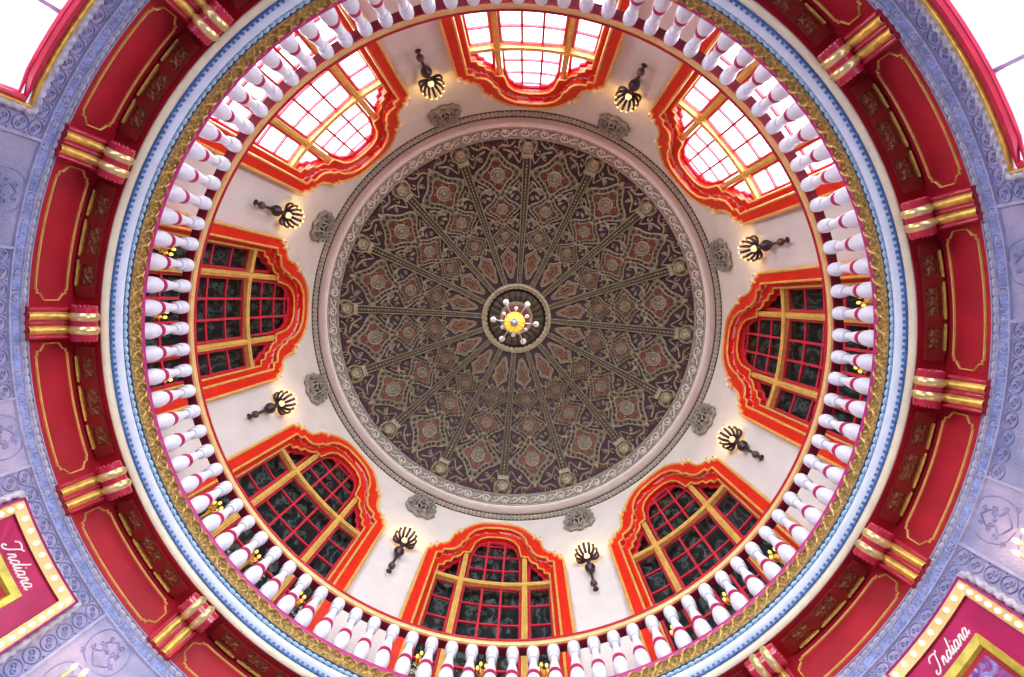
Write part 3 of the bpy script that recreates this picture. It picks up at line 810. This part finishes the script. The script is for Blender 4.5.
# handrail
hr = empty('handrail', (0, 0, 7.40 + EYE), 0)
tag(hr, 'curved red and gold handrail running round the balcony on top of the balusters', 'handrail')
def hpart(name, prof, material, par=None, **k):
    m = MB(); m.ring(prof, **k); return m.build(name, material, par or hr, origin=(0, 0, 7.40 + EYE))
ZR = 6.86
hr.location.z = ZR + EYE; 
def hpart(name, prof, material):
    m = MB(); m.ring(prof); return m.build(name, material, hr, origin=(0, 0, ZR + EYE))
hpart('underside', [(4.80, ZR + .1), (4.775, ZR + .01), (4.77, ZR), (4.66, ZR), (4.655, ZR)], mat('dark_crimson', (.16, .004, .016), .5))
hpart('red_bead', [(4.655, ZR), (4.65, ZR - .004), (4.635, ZR - .004), (4.63, ZR)], CRIMB)
hpart('gilt_edge', [(4.63, ZR), (4.60, ZR + .005), (4.585, ZR + .035), (4.59, ZR + .065), (4.605, ZR + .08)], mat('pale_gold_paint', (.86, .53, .20), .35, .1, var=.08))
hpart('red_cap', [(4.605, ZR + .07), (4.580, ZR + .075), (4.575, ZR + .10), (4.60, ZR + .12), (4.70, ZR + .14), (4.78, ZR + .13), (4.80, ZR + .1)], CRIMB)

# balusters: 96, twelve facing each window
ZB0, ZB1 = 5.97, ZR
def bz(t): return t
RB = 4.70
bo = (RB, 0, ZB0 + EYE)
def baluster():
    e = empty('baluster', bo, 0); Y = EYE
    m = MB(); m.lathe([(.001, 5.99 + Y), (.060, 6.00 + Y), (.045, 6.05 + Y), (.060, 6.085 + Y), (.092, 6.12 + Y), (.110, 6.18 + Y), (.112, 6.235 + Y), (.102, 6.30 + Y), (.086, 6.345 + Y)], RB, 0, 18); m.build('belly', WHITE, e)
    m = MB(); m.lathe([(.084, 6.335 + Y), (.096, 6.345 + Y), (.099, 6.37 + Y), (.095, 6.395 + Y), (.082, 6.405 + Y)], RB, 0, 18); m.build('collar', mat('baluster_collar_crimson', (.50, .012, .10), .3), e)
    m = MB(); m.lathe([(.084, 6.40 + Y), (.083, 6.45 + Y), (.068, 6.53 + Y), (.053, 6.60 + Y), (.049, 6.635 + Y), (.056, 6.665 + Y)], RB, 0, 16); m.build('neck', WHITE, e)
    m = MB(); m.lathe([(.050, 6.655 + Y), (.078, 6.665 + Y), (.082, 6.69 + Y), (.062, 6.705 + Y), (.062, 6.735 + Y), (.080, 6.755 + Y), (.096, 6.775 + Y), (.098, 6.80 + Y), (.086, 6.81 + Y), (.094, 6.82 + Y), (.094, 6.8555 + Y), (.001, 6.8556 + Y)], RB, 0, 16); m.build('capital', WHITE, e)
    m = MB(); P = cyl(RB); m.boxc(P, -.085, .085, 5.97, 6.005, -.085, .085); m.build('plinth', WHITE, e, smooth=False)
    return e
ORD = ['first', 'second', 'third', 'fourth', 'fifth', 'sixth', 'seventh', 'eighth', 'ninth', 'tenth', 'eleventh', 'last']
b0 = baluster()
PH = 0.0
for w in range(8):
    for j in range(12):
        a = 45 * w + (j - 5.5) * 45 / 12
        b = b0 if (w == 0 and j == 0) else copy_tree(b0)
        place(b, bo, a)
        tag(b, 'white turned baluster with crimson collar, %s clockwise of twelve facing the %s window' % (ORD[j], wname(45 * w)), 'baluster', 'balusters under the round handrail')

# gilt candelabra standing on the gallery by the dark windows
def lampstand():
    e = empty('gilt_candelabrum', (5.38, 0, 5.90 + EYE), 0); Y = EYE; X = 5.38
    m = MB(); m.lathe([(.001, 5.90 + Y), (.11, 5.90 + Y), (.11, 5.93 + Y), (.03, 5.98 + Y), (.018, 6.1 + Y), (.018, 7.05 + Y), (.035, 7.12 + Y), (.018, 7.2 + Y), (.05, 7.26 + Y), (.001, 7.30 + Y)], X, 0, 12); m.build('stand', GOLD, e)
    for i in range(5):
        t = 2 * PI * i / 5 + .3; x, y = X + .075 * math.cos(t), .075 * math.sin(t)
        m = MB(); m.tube([(X, 0, 7.2 + Y), ((X + x) / 2, y / 2, 7.17 + Y), (x, y, 7.22 + Y), (x, y, 7.30 + Y)], .012, 6); arm = m.build('candle_arm', GOLD, e)
        m = MB(); m.ball((x, y, 7.34 + Y), .026, 8, 6, 1.5); m.build('flame_bulb', mat('gold_lamp_glass', (1, .7, .2), .4, emit=(1.0, .55, .06), estr=1.8), arm)
    return e
l0 = lampstand(); first = True
for wa in (0, 45, 90, 135, 180):
    for da, side in ((-10.6, 'anticlockwise side'), (0, 'middle'), (10.6, 'clockwise side')):
        o = l0 if first else copy_tree(l0); first = False
        place(o, tuple(l0['org']), wa + da)
        tag(o, 'small gilt lamp stand behind the balusters at the %s of the %s window' % (side, wname(wa)), 'lamp', 'gilt lamps behind the balustrade')

# ------------------------------------------------------------------ frieze wall and scroll brackets
m = MB(); m.ring([(RL, 5.43), (RL, 4.885)], n=256); m.ring([(RL + .12, 5.43), (RL + .12, 4.885)], n=96)
fz = struct(roll(m.build('wall_frieze', CRIM)))
m = MB(); P = cyl(RL)
def octo(hu, z0, z1, n=10):
    e = .10; s = .045
    top = [(-hu + e + (2 * hu - 2 * e) * i / n, z1) for i in range(n + 1)]
    bot = [(-u, z0) for u, z in top]
    return top + [(hu - e, z1 - .0), (hu - e + .015, z1 - s), (hu, z1 - .13), (hu + .05, z1 - .13), (hu + .06, (z0 + z1) / 2), (hu + .05, z0 + .13), (hu, z0 + .13), (hu - e + .015, z0 + s)] + bot + \
        [(-hu + e - .015, z0 + s), (-hu, z0 + .13), (-hu - .05, z0 + .13), (-hu - .06, (z0 + z1) / 2), (-hu - .05, z1 - .13), (-hu, z1 - .13), (-hu + e - .015, z1 - s)]
def notch(hu, z0, z1, n=10):
    """long panel with stepped, pointed ends"""
    a = hu - .12
    top = [(-a + 2 * a * i / n, z1) for i in range(n + 1)]
    right = [(a, z1 - .015), (a + .045, z1 - .015), (a + .045, z1 - .045), (hu, z1 - .095), (hu, z0 + .095), (a + .045, z0 + .045), (a + .045, z0 + .015), (a, z0 + .015)]
    bot = [(-u, z0) for u, z in top]
    left = [(-u, z0 + z1 - z) for u, z in right]
    return top + right + bot + left
m.stroke(notch(.735, 4.965, 5.315), .009, .02, P, closed=True)
pm = m.build('panel_moulding', GOLDP, fz, origin=(0, 0, 0)); pm.rotation_euler.z = rad(11.25)
for k in range(1, 16):
    c = pm.copy(); C.objects.link(c); c.parent = fz; c.rotation_euler.z = rad(11.25 + 22.5 * k)

def corbel():
    e = empty('scroll_bracket', (RL, 0, 4.845 + EYE), 0)
    Yz = EYE
    def ext(mb, prof, t0, t1, bulge=0.0, n=1, off=0.0):
        """prof: (R,Z) face line; extruded across t with a rounded section standing off the face"""
        N = len(prof); vs = []; rows = []
        for q in range(n + 1):
            t = t0 + (t1 - t0) * q / n; h = off + bulge * math.sin(PI * q / n)
            for i, (R, Z) in enumerate(prof):
                p0 = prof[max(0, i - 1)]; p1 = prof[min(N - 1, i + 1)]
                dx, dz = p1[0] - p0[0], p1[1] - p0[1]; L = math.hypot(dx, dz) or 1
                nx, nz = dz / L, -dx / L
                vs.append((R + nx * h, t, Z + nz * h + Yz))
        fs = [(q * N + i, q * N + i + 1, (q + 1) * N + i + 1, (q + 1) * N + i) for q in range(n) for i in range(N - 1)]
        mb.add(vs, fs)
    leg = [(4.76, 5.25), (4.75, 5.17), (4.785, 5.10), (4.82, 5.04), (4.85, 4.97), (4.87, 4.89), (4.885, 4.845)]
    rc = (4.655, 5.235); rr = .118
    roll_ = [(rc[0] + rr * math.cos(t), rc[1] + rr * math.sin(t)) for t in [rad(100 + 21 * i) for i in range(13)]]
    # red body
    body = MB()
    sp = leg + [(4.948, 4.845), (4.948, 5.418), (4.76, 5.418)]
    for s in (-.175, .175):
        body.add([(R, s, Z + Yz) for R, Z in sp], [tuple(range(len(sp)))])
    N = len(sp)
    body.add([(R, s, Z + Yz) for s in (-.175, .175) for R, Z in sp], [(i, (i + 1) % N, N + (i + 1) % N, N + i) for i in range(N)])
    body.build('body', CRIMB, e)
    rb_ = MB()
    cp = [(rc[0] + rr * math.cos(t), rc[1] + rr * math.sin(t)) for t in [2 * PI * i / 24 for i in range(24)]]
    for s in (-.185, .185): rb_.add([(R, s, Z + Yz) for R, Z in cp], [tuple(range(24))])
    rb_.add([(R, s, Z + Yz) for s in (-.185, .185) for R, Z in cp], [(i, (i + 1) % 24, 24 + (i + 1) % 24, 24 + i) for i in range(24)])
    for s in (-1, 1):
        for q in range(16):
            t = 2 * PI * q / 16; rb_.ball((rc[0] + rr * .82 * math.cos(t), s * .185, rc[1] + rr * .82 * math.sin(t) + Yz), .020, 6, 4)
    # neck of red under the soffit
    rb_.add([(R, t, Z + Yz) for t in (-.15, .15) for R, Z in ((4.66, 5.30), (4.66, 5.418), (4.80, 5.418), (4.80, 5.25))], [(0, 1, 2, 3), (4, 5, 6, 7), (0, 1, 5, 4), (1, 2, 6, 5), (2, 3, 7, 6)])
    rl = rb_.build('scroll', CRIMB, e)
    for (t0, t1) in ((-.175, -.125), (-.025, .025), (.125, .175)):
        m = MB(); ext(m, leg, t0, t1, .022, 6, .0); m.build('red_reed', CRIMB, e)
    for (t0, t1) in ((-.120, -.030), (.030, .120)):
        m = MB(); ext(m, leg, t0, t1, .030, 8, .002); m.build('gilt_flute', GOLD, e)
        m = MB(); ext(m, roll_, t0, t1, .024, 8, .003); m.build('gilt_band', mat('bright_gilding', (.88, .62, .26), .25, .6, var=.2), rl, origin=tuple(e['org']))
    return e
k0 = corbel()
def clock(k):
    a = 22.5 * k
    if k % 2 == 0: return 'below the %s window' % wname(a)
    return 'below the gap between the %s and %s windows' % (wname(a - 22.5), wname(a + 22.5))
for k in range(16):
    c = k0 if k == 0 else copy_tree(k0); place(c, tuple(k0['org']), 22.5 * k)
    tag(c, 'crimson and gold scroll bracket ' + clock(k), 'bracket', 'scroll brackets under the balcony')

# ------------------------------------------------------------------ lobby wall
OPEN = [(-45, 20.2, 1.2, 4.495), (-135, 20.2, 1.2, 4.495)]      # centre angle, half width, sill, head
POST = [(27.3, 7.0), (152.7, 7.0)]
m = MB(); P = cyl(RL)
holes = []
for a, h, zb_, zt in OPEN:
    c = -rad(a) * RL; hh = rad(h) * RL
    holes.append(dict(c=c, h=hh, top=(lambda u, zt=zt: zt), bot=zb_, us=[c - hh, c + hh]))
wall_columns(m, P, holes, RL, 4.885, -1.6, -rad(60) * RL, rad(300) * RL, 256, .25)
lw = struct(roll(m.build('wall_lobby', STONE, smooth=False)))
def full(name, prof, material, a0=0, a1=360, n=256):
    m = MB(); m.ring(prof, a0=a0, a1=a1, n=n); return m.build(name, material, lw, origin=(0, 0, 0))
full('upper_fillet', [(4.95, 4.885), (4.925, 4.885), (4.925, 4.878), (4.95, 4.873)], STONER)
m = MB(); m.pearls(4.939, 4.850, .022, 340)
o = m.build('bead_course', mat('silvery_beads', (.50, .50, .58), .35, .1, var=.15), lw, origin=(0, 0, 0))
full('bead_fillet', [(4.95, 4.828), (4.93, 4.824), (4.93, 4.816), (4.95, 4.812)], STONER)
full('star_ground', [(4.95, 4.812), (4.943, 4.810), (4.943, 4.718), (4.95, 4.716)], STARB)
full('star_fillet', [(4.95, 4.716), (4.925, 4.712), (4.925, 4.699), (4.95, 4.696)], STONER)
m = MB(); ns = 120
for k in range(ns):
    P = cyl(4.943, 2 * PI * k / ns); L = 2 * PI * 4.943 / ns; zc = 4.764
    for i in range(6):
        t = PI / 6 + i * PI / 3; m.stroke([(0, zc), (.018 * math.cos(t), zc + .018 * math.sin(t)), (.037 * math.cos(t), zc + .037 * math.sin(t))], .011, .018, P, taper=True)
    m.hemi(0, zc, .012, .024, P, 6)
    m.stroke(smooth([(-.060, zc), (-.045, zc + .040), (0, zc + .048), (.045, zc + .040), (.060, zc), (.045, zc - .040), (0, zc - .048), (-.045, zc - .040)], 2, True), .005, .010, P, closed=True)
    m.stroke(spiral(L * .5 - .02, zc + .022, .022, 1, 0, 1, 8), .006, .012, P); m.stroke(spiral(L * .5 + .02, zc - .022, .022, 1, PI, 1, 8), .006, .012, P)
m.build('star_relief', STONER, lw, origin=(0, 0, 0))
# circle bands, ropes and fillets framing the openings and the poster niches
circ_m = MB(); rope_m = MB(); fil_m = MB(); bg_m = MB()
def roundel(P, u, z, ru=.080, rz=.062):
    circ_m.stroke(circ(u, z, ru, rz, 14), .006, .012, P, closed=True)
    circ_m.stroke(spiral(u - ru * .3, z + rz * .15, rz * .42, 1.1, 0, 1, 9), .007, .012, P); circ_m.stroke(spiral(u + ru * .3, z - rz * .15, rz * .42, 1.1, PI, 1, 9), .007, .012, P)
    circ_m.hemi(u + ru, z + rz * .9, .011, .014, P, 5)
P = cyl(RL)
def band_top(a0, a1):
    n = max(1, round(rad(a1 - a0) * RL / .172))
    for i in range(n):
        a = rad(a0 + (a1 - a0) * (i + .5) / n); roundel(P, -a * RL, 4.622)
def band_side(a, z0, z1, s):
    n = max(1, round((z1 - z0) / .155)); u = -rad(a) * RL
    for i in range(n): roundel(P, u, z1 - (z1 - z0) * (i + .5) / n, .075, .068)
def rope(path, r_=.034):
    """twisted rope moulding along a path of (u,z)"""
    L = [0]
    for p, q in zip(path, path[1:]): L.append(L[-1] + math.hypot(q[0] - p[0], q[1] - p[1]))
    tot = L[-1]; N = int(tot / .012); pts = []
    for i in range(N + 1):
        d_ = tot * i / N
        for j in range(len(L) - 1):
            if L[j + 1] >= d_ - 1e-9: break
        t = (d_ - L[j]) / ((L[j + 1] - L[j]) or 1); pts.append((path[j][0] + (path[j + 1][0] - path[j][0]) * t, path[j][1] + (path[j + 1][1] - path[j][1]) * t))
    vs = []; n = 10
    for i, (u, z) in enumerate(pts):
        p0 = pts[max(0, i - 1)]; p1 = pts[min(N, i + 1)]; dx, dy = p1[0] - p0[0], p1[1] - p0[1]; LL = math.hypot(dx, dy) or 1
        nx, ny = -dy / LL, dx / LL
        for k in range(n):
            q = 2 * PI * k / n; rr = r_ * (1 + .22 * math.cos(2 * q - tot * i / N * 2 * PI / .085 * 1.0))
            vs.append(P(u + nx * rr * math.cos(q), z + ny * rr * math.cos(q), .012 + rr * math.sin(q)))
    rope_m.add(vs, [(i * n + k, i * n + (k + 1) % n, (i + 1) * n + (k + 1) % n, (i + 1) * n + k) for i in range(N) for k in range(n)])
frames = [(a - h, a + h) for a, h, _, _ in OPEN] + [(a - h, a + h) for a, h in POST]
for (a0, a1) in frames:
    band_top(a0 - 3.0, a1 + 3.0)
    zend = 2.2
    for a, s in ((a0, -1), (a1, 1)):
        band_side(a + s * 1.95, zend, 4.56, s)
        u = -rad(a + s * 3.15) * RL; fil_m.boxc(P, u - .014, u + .014, zend, 4.70, 0, .022)
    ue0, ue1 = -rad(a0 - .45) * RL, -rad(a1 + .45) * RL
    zt = 4.53
    rope([(ue0, zend), (ue0, zt)] + [(ue0 + (ue1 - ue0) * i / 30, zt) for i in range(1, 31)] + [(ue1, zend)])
for (a0, a1) in ((-8.9, 8.9), (171.1, 188.9)):
    band_top(a0, a1)
    for a in (a0, a1):
        u = -rad(a) * RL; fil_m.boxc(P, u - .014, u + .014, 2.2, 4.70, 0, .022)
circ_m.build('roundel_relief', mat('slate_violet_relief', (.24, .24, .44), .5, var=.25, scale=10), lw, origin=(0, 0, 0))
rope_m.build('rope_moulding', ROPE, lw, origin=(0, 0, 0))
fil_m.build('panel_fillet', STONER, lw, smooth=False, origin=(0, 0, 0))
# damask figures on the panels between
m = MB()
for a in (13.0, 41.2, 138.8, 167.0, -15.2, -164.8):
    u = -rad(a) * RL; 
    for z in (4.50, 4.05, 3.60):
        for s in (-1, 1):
            for q in range(4):
                m.stroke(spiral(u + s * (.07 + .035 * q), z + .12 - .09 * q, .03, 1.2, q, s, 8), .006, .010, P)
            m.stroke(smooth([(u, z + .14), (u + s * .08, z + .06), (u + s * .05, z - .02), (u + s * .11, z - .08), (u, z - .16)], 3), .009, .012, P)
            m.stroke(spiral(u + s * .05, z + .02, .035, 1.1, 0, s, 9), .007, .010, P)
            m.stroke(smooth([(u + s * .02, z + .2), (u + s * .16, z + .17), (u + s * .22, z + .02), (u + s * .17, z - .14), (u + s * .02, z - .2)], 3), .006, .008, P)
    m.hemi(u, 4.5, .02, .02, P, 6)
m.build('damask_relief', mat('violet_relief', (.26, .25, .46), .6, var=.3, scale=9), lw, origin=(0, 0, 0))

# lobby windows (upper left and upper right corners)
def lobby_window(name, a):
    org = (RL, 0, 1.2 + EYE); e = empty(name, org, a); struct(e); P = cyl(RL); h = rad(20.2) * RL; zt = 4.495; zb_ = 1.2
    def rect(d): 
        n = 16
        return [(-h + d, zb_ + d)] + [(-h + d + (2 * h - 2 * d) * i / n, zt - d) for i in range(n + 1)] + [(h - d, zb_ + d)] + [(h - d - (2 * h - 2 * d) * i / n, zb_ + d) for i in range(1, n)]
    m = MB(); m.stroke(rect(.04), .042, .05, P, closed=True, w0=-.04); m.build('window_frame', CRIMB, e)
    m = MB(); m.stroke(rect(.0), .02, .05, P, closed=True, w0=-.01); m.build('gilt_edge', GOLD, e)
    m = MB(); m.stroke(rect(.075), .02, .03, P, closed=True, w0=-.06); m.build('inner_bead', CRIMB, e)
    for u in (-h * .5, 0, h * .5):
        m = MB(); m.boxc(P, u - .02, u + .02, zb_, zt, -.20, -.16); m.build('glazing_bar', mat('grey_violet_bar', (.5, .48, .62), .5), e, smooth=False)
    m = MB(); 
    for i in range(16):
        a_, b_ = -h + 2 * h * i / 16, -h + 2 * h * (i + 1) / 16
        m.add([P(a_, zb_, -.17), P(b_, zb_, -.17), P(b_, zt, -.17), P(a_, zt, -.17)], [(0, 1, 2, 3)])
    m.build('glass_pane', GLASS, e, smooth=False)
lobby_window('window_9', -45); lobby_window('window_10', -135)

# illuminated poster frames
def script_indiana():
    """handwritten strokes, unit height of a capital = 1, runs to the right"""
    S = []
    S.append([(-.25, .72), (-.12, .95), (.15, .98), (.42, .90), (.55, 1.0)])
    S.append([(.38, .92), (.30, .60), (.20, .25), (.05, .02), (-.15, -.02), (-.25, .10), (-.12, .22)])
    def n_(x): return [[(x, .05), (x + .14, .45)], [(x + .06, .22), (x + .24, .44), (x + .32, .36), (x + .24, .10), (x + .34, .02), (x + .46, .14)]]
    def a_(x): return [[(x + .34, .40), (x + .20, .45), (x + .04, .26), (x + .04, .06), (x + .18, .04), (x + .32, .22), (x + .38, .42)], [(x + .38, .42), (x + .30, .12), (x + .38, .02), (x + .50, .14)]]
    S += n_(.48)
    S += [[(1.30, .38), (1.16, .45), (1.0, .26), (1.0, .06), (1.14, .04), (1.30, .26), (1.46, .62), (1.56, .98)], [(1.52, .85), (1.36, .35), (1.34, .06), (1.48, .10)]]
    S += [[(1.46, .10), (1.62, .42)], [(1.62, .42), (1.56, .12), (1.62, .02), (1.74, .14)], [(1.69, .62), (1.71, .66)]]
    S += a_(1.74); S += n_(2.22); S += a_(2.66)
    return S
def poster(a, label):
    org = (RL, 0, 2.5 + EYE); e = empty('poster_frame', org, a); tag(e, label, 'poster', 'illuminated poster frames on the lobby wall')
    P = cyl(RL); h = rad(7.0) * RL; zt = 4.49; zb_ = 2.5; n = 8
    def rect(d, d2=None):
        return [(-h + d + (2 * h - 2 * d) * i / n, zt - d) for i in range(n + 1)] + [(h - d, zb_ + d)] + [(h - d - (2 * h - 2 * d) * i / n, zb_ + d) for i in range(1, n + 1)]
    def band(mb, d0, d1, w0, w1):
        A = rect(d0); B = rect(d1); N = len(A)
        vs = [P(u, z, w0) for u, z in A] + [P(u, z, w1) for u, z in B]
        mb.add(vs, [(i, (i + 1) % N, N + (i + 1) % N, N + i) for i in range(N)])
    m = MB(); band(m, 0, 0, .0, .10); band(m, 0, .012, .10, .115); band(m, .012, .025, .115, .10)
    fr = m.build('frame', mat('violet_crimson_enamel', (.36, .02, .16), .3), e, smooth=False)
    m = MB(); band(m, .025, .12, .10, .075); m.build('bulb_strip', STRIP, e, smooth=False)
    m = MB(); band(m, .12, .125, .078, .055); m.build('dark_rebate', MAROON, e, smooth=False)
    m = MB(); band(m, .125, .36, .055, .05); m.build('mat_board', MAGM, e, smooth=False)
    m = MB(); band(m, .34, .35, .04, .07); band(m, .35, .41, .07, .055); band(m, .41, .42, .055, .02); m.build('inner_frame', mat('olive_gilding', (.66, .54, .08), .4, .3, var=.2, scale=10), e, smooth=False)
    m = MB(); band(m, .42, .46, .02, .02); m.build('red_slip', CRIM, e, smooth=False)
    m = MB(); i0 = rect(.46)
    us = [-h + .46 + (2 * h - .92) * i / 4 for i in range(5)]
    for p, q in zip(us, us[1:]): m.add([P(p, zb_ + .46, .022), P(q, zb_ + .46, .022), P(q, zt - .46, .022), P(p, zt - .46, .022)], [(0, 1, 2, 3)])
    m.build('poster_print', ART, e, smooth=False)
    m = MB(); sc = .145; wtot = 3.15 * sc
    for s in script_indiana():
        pts = smooth([(-wtot / 2 + x * sc + y * sc * .28, zt - .30 + y * sc) for x, y in s], 3); m.stroke(pts, 0.008, .008, P, w0=.052)
    m.build('lettering', LETTER, e)
    # bulbs
    bm = MB(); bm.ball((RL - .105, 0, 4.0 + EYE), .024, 8, 6)
    me = None; spots = []
    nt = 8
    for i in range(nt + 1): spots.append((-h + .072 + (2 * h - .144) * i / nt, zt - .072)); spots.append((-h + .072 + (2 * h - .144) * i / nt, zb_ + .072))
    ns_ = 21
    for i in range(1, ns_):
        z = zb_ + .072 + (zt - zb_ - .144) * i / ns_; spots.append((-h + .072, z)); spots.append((h - .072, z))
    for (u, z) in spots:
        x, y, zz = P(u, z, .10)
        if me is None:
            b = MB(); b.ball((0, 0, 0), .022, 10, 7); o = b.build('bulb', BULB, e, origin=(0, 0, 0)); me = o.data
        else: o = bpy.data.objects.new('bulb', me); C.objects.link(o); o.parent = e
        o.location = (x - org[0], y - org[1], zz - org[2])
    return e
poster(27.3, 'bulb-lit poster frame lettered Indiana at the lower right of the lobby wall')
poster(152.7, 'bulb-lit poster frame lettered Indiana at the lower left of the lobby wall')

# lobby sconces
def lobby_sconce(a, label):
    e = empty('lobby_sconce', (RL, 0, 3.75 + EYE), a); tag(e, label, 'wall lamp', 'gilt candle lamps on the lobby wall'); Y = EYE; X = RL - .10
    m = MB(); m.lathe([(.001, 3.75 + Y), (.03, 3.78 + Y), (.05, 3.88 + Y), (.03, 3.96 + Y), (.02, 4.02 + Y), (.001, 4.05 + Y)], X, 0, 12); m.tube([(RL - .003, 0, 3.9 + Y), (X, 0, 3.9 + Y)], .03); m.build('body', GOLD, e)
    for s in (-1, 0, 1):
        y = s * .10; x = X - .05 - (.04 if s == 0 else 0)
        m = MB(); m.tube([(X, 0, 3.92 + Y), ((X + x) / 2, y * .7, 3.90 + Y), (x, y, 3.96 + Y), (x, y, 4.06 + Y)], .012, 6); arm = m.build('arm', GOLD, e)
        m = MB(); m.ball((x, y, 4.10 + Y), .022, 8, 6, 1.6); m.build('flame_bulb', FLAME, arm)
    L = bpy.data.lights.new('lobby_sconce_light', 'POINT'); L.energy = 6; L.color = (1.0, .62, .34); L.shadow_soft_size = .12
    lo = bpy.data.objects.new('lobby_sconce_light', L); C.objects.link(lo); lo.parent = e; lo.location = (-.30, 0, .38)
    return e
s1 = lobby_sconce(13.7, 'gilt candle wall lamp beside the lower right Indiana poster, towards the right edge')
for a, lab in ((41.2, 'gilt candle wall lamp on the far side of the lower right Indiana poster'),
               (138.9, 'gilt candle wall lamp at the bottom edge beside the lower left Indiana poster'),
               (166.3, 'gilt candle wall lamp on the left side of the lower left Indiana poster')):
    c = copy_tree(s1); place(c, tuple(s1['org']), a); c['label'] = lab

# ------------------------------------------------------------------ chandelier
ch = empty('chandelier', (0, 0, 13.1 + EYE), 0)
tag(ch, 'small hanging chandelier with amber bowl and white globes at the centre of the dome', 'chandelier')
Y = EYE
m = MB(); m.tube([(0, 0, 13.5 + Y), (0, 0, 15.9 + Y)], .018, 8); m.lathe([(.001, 15.9 + Y), (.10, 15.88 + Y), (.05, 15.75 + Y), (.02, 15.65 + Y)], 0, 0, 16); m.build('stem', SILV, ch)
m = MB(); m.lathe([(.10, 13.05 + Y), (.20, 13.08 + Y), (.275, 13.16 + Y), (.285, 13.24 + Y), (.24, 13.30 + Y), (.06, 13.36 + Y), (.03, 13.55 + Y)], 0, 0, 24); bw = m.build('bowl', GLOWG, ch)
m = MB()
for i in range(12):
    t = 2 * PI * i / 12; m.tube([(.08 * math.cos(t), .08 * math.sin(t), 13.035 + Y), (.20 * math.cos(t), .20 * math.sin(t), 13.07 + Y), (.29 * math.cos(t), .29 * math.sin(t), 13.18 + Y)], .012, 6)
m.build('bowl_ribs', GOLD, bw, origin=tuple(ch['org']))
m = MB(); m.ball((0, 0, 13.00 + Y), .085, 14, 8); m.lathe([(.06, 13.02 + Y), (.12, 13.04 + Y), (.10, 13.07 + Y)], 0, 0, 16); m.build('finial', SILV, ch)
for i in range(6):
    t = rad(-60 + 60 * i + 2); c, s = math.cos(t), math.sin(t)
    m = MB(); m.tube([(.22 * c, .22 * s, 13.28 + Y), (.40 * c, .40 * s, 13.22 + Y), (.54 * c, .54 * s, 13.26 + Y), (.60 * c, .60 * s, 13.33 + Y)], [.016, .016, .016, .02], 8); arm = m.build('arm', SILV, ch)
    m = MB(); m.ball((.60 * c, .60 * s, 13.39 + Y), .088, 14, 9); m.build('globe', GLOBE, arm, origin=tuple(ch['org']))
    t += rad(30); c, s = math.cos(t), math.sin(t)
    m = MB(); m.tube([(.20 * c, .20 * s, 13.34 + Y), (.34 * c, .34 * s, 13.34 + Y), (.38 * c, .38 * s, 13.40 + Y)], .012, 7); arm = m.build('short_arm', SILV, ch)
    m = MB(); m.ball((.38 * c, .38 * s, 13.44 + Y), .060, 12, 8); m.build('small_globe', GLOBE, arm, origin=tuple(ch['org']))
L = bpy.data.lights.new('chandelier_light', 'POINT'); L.energy = 25; L.color = (1.0, .85, .6); L.shadow_soft_size = .25
lo = bpy.data.objects.new('chandelier_light', L); C.objects.link(lo); lo.parent = ch; lo.location = (0, 0, .9)

for o in list(bpy.data.objects):
    if 'org' in o.keys(): del o['org']
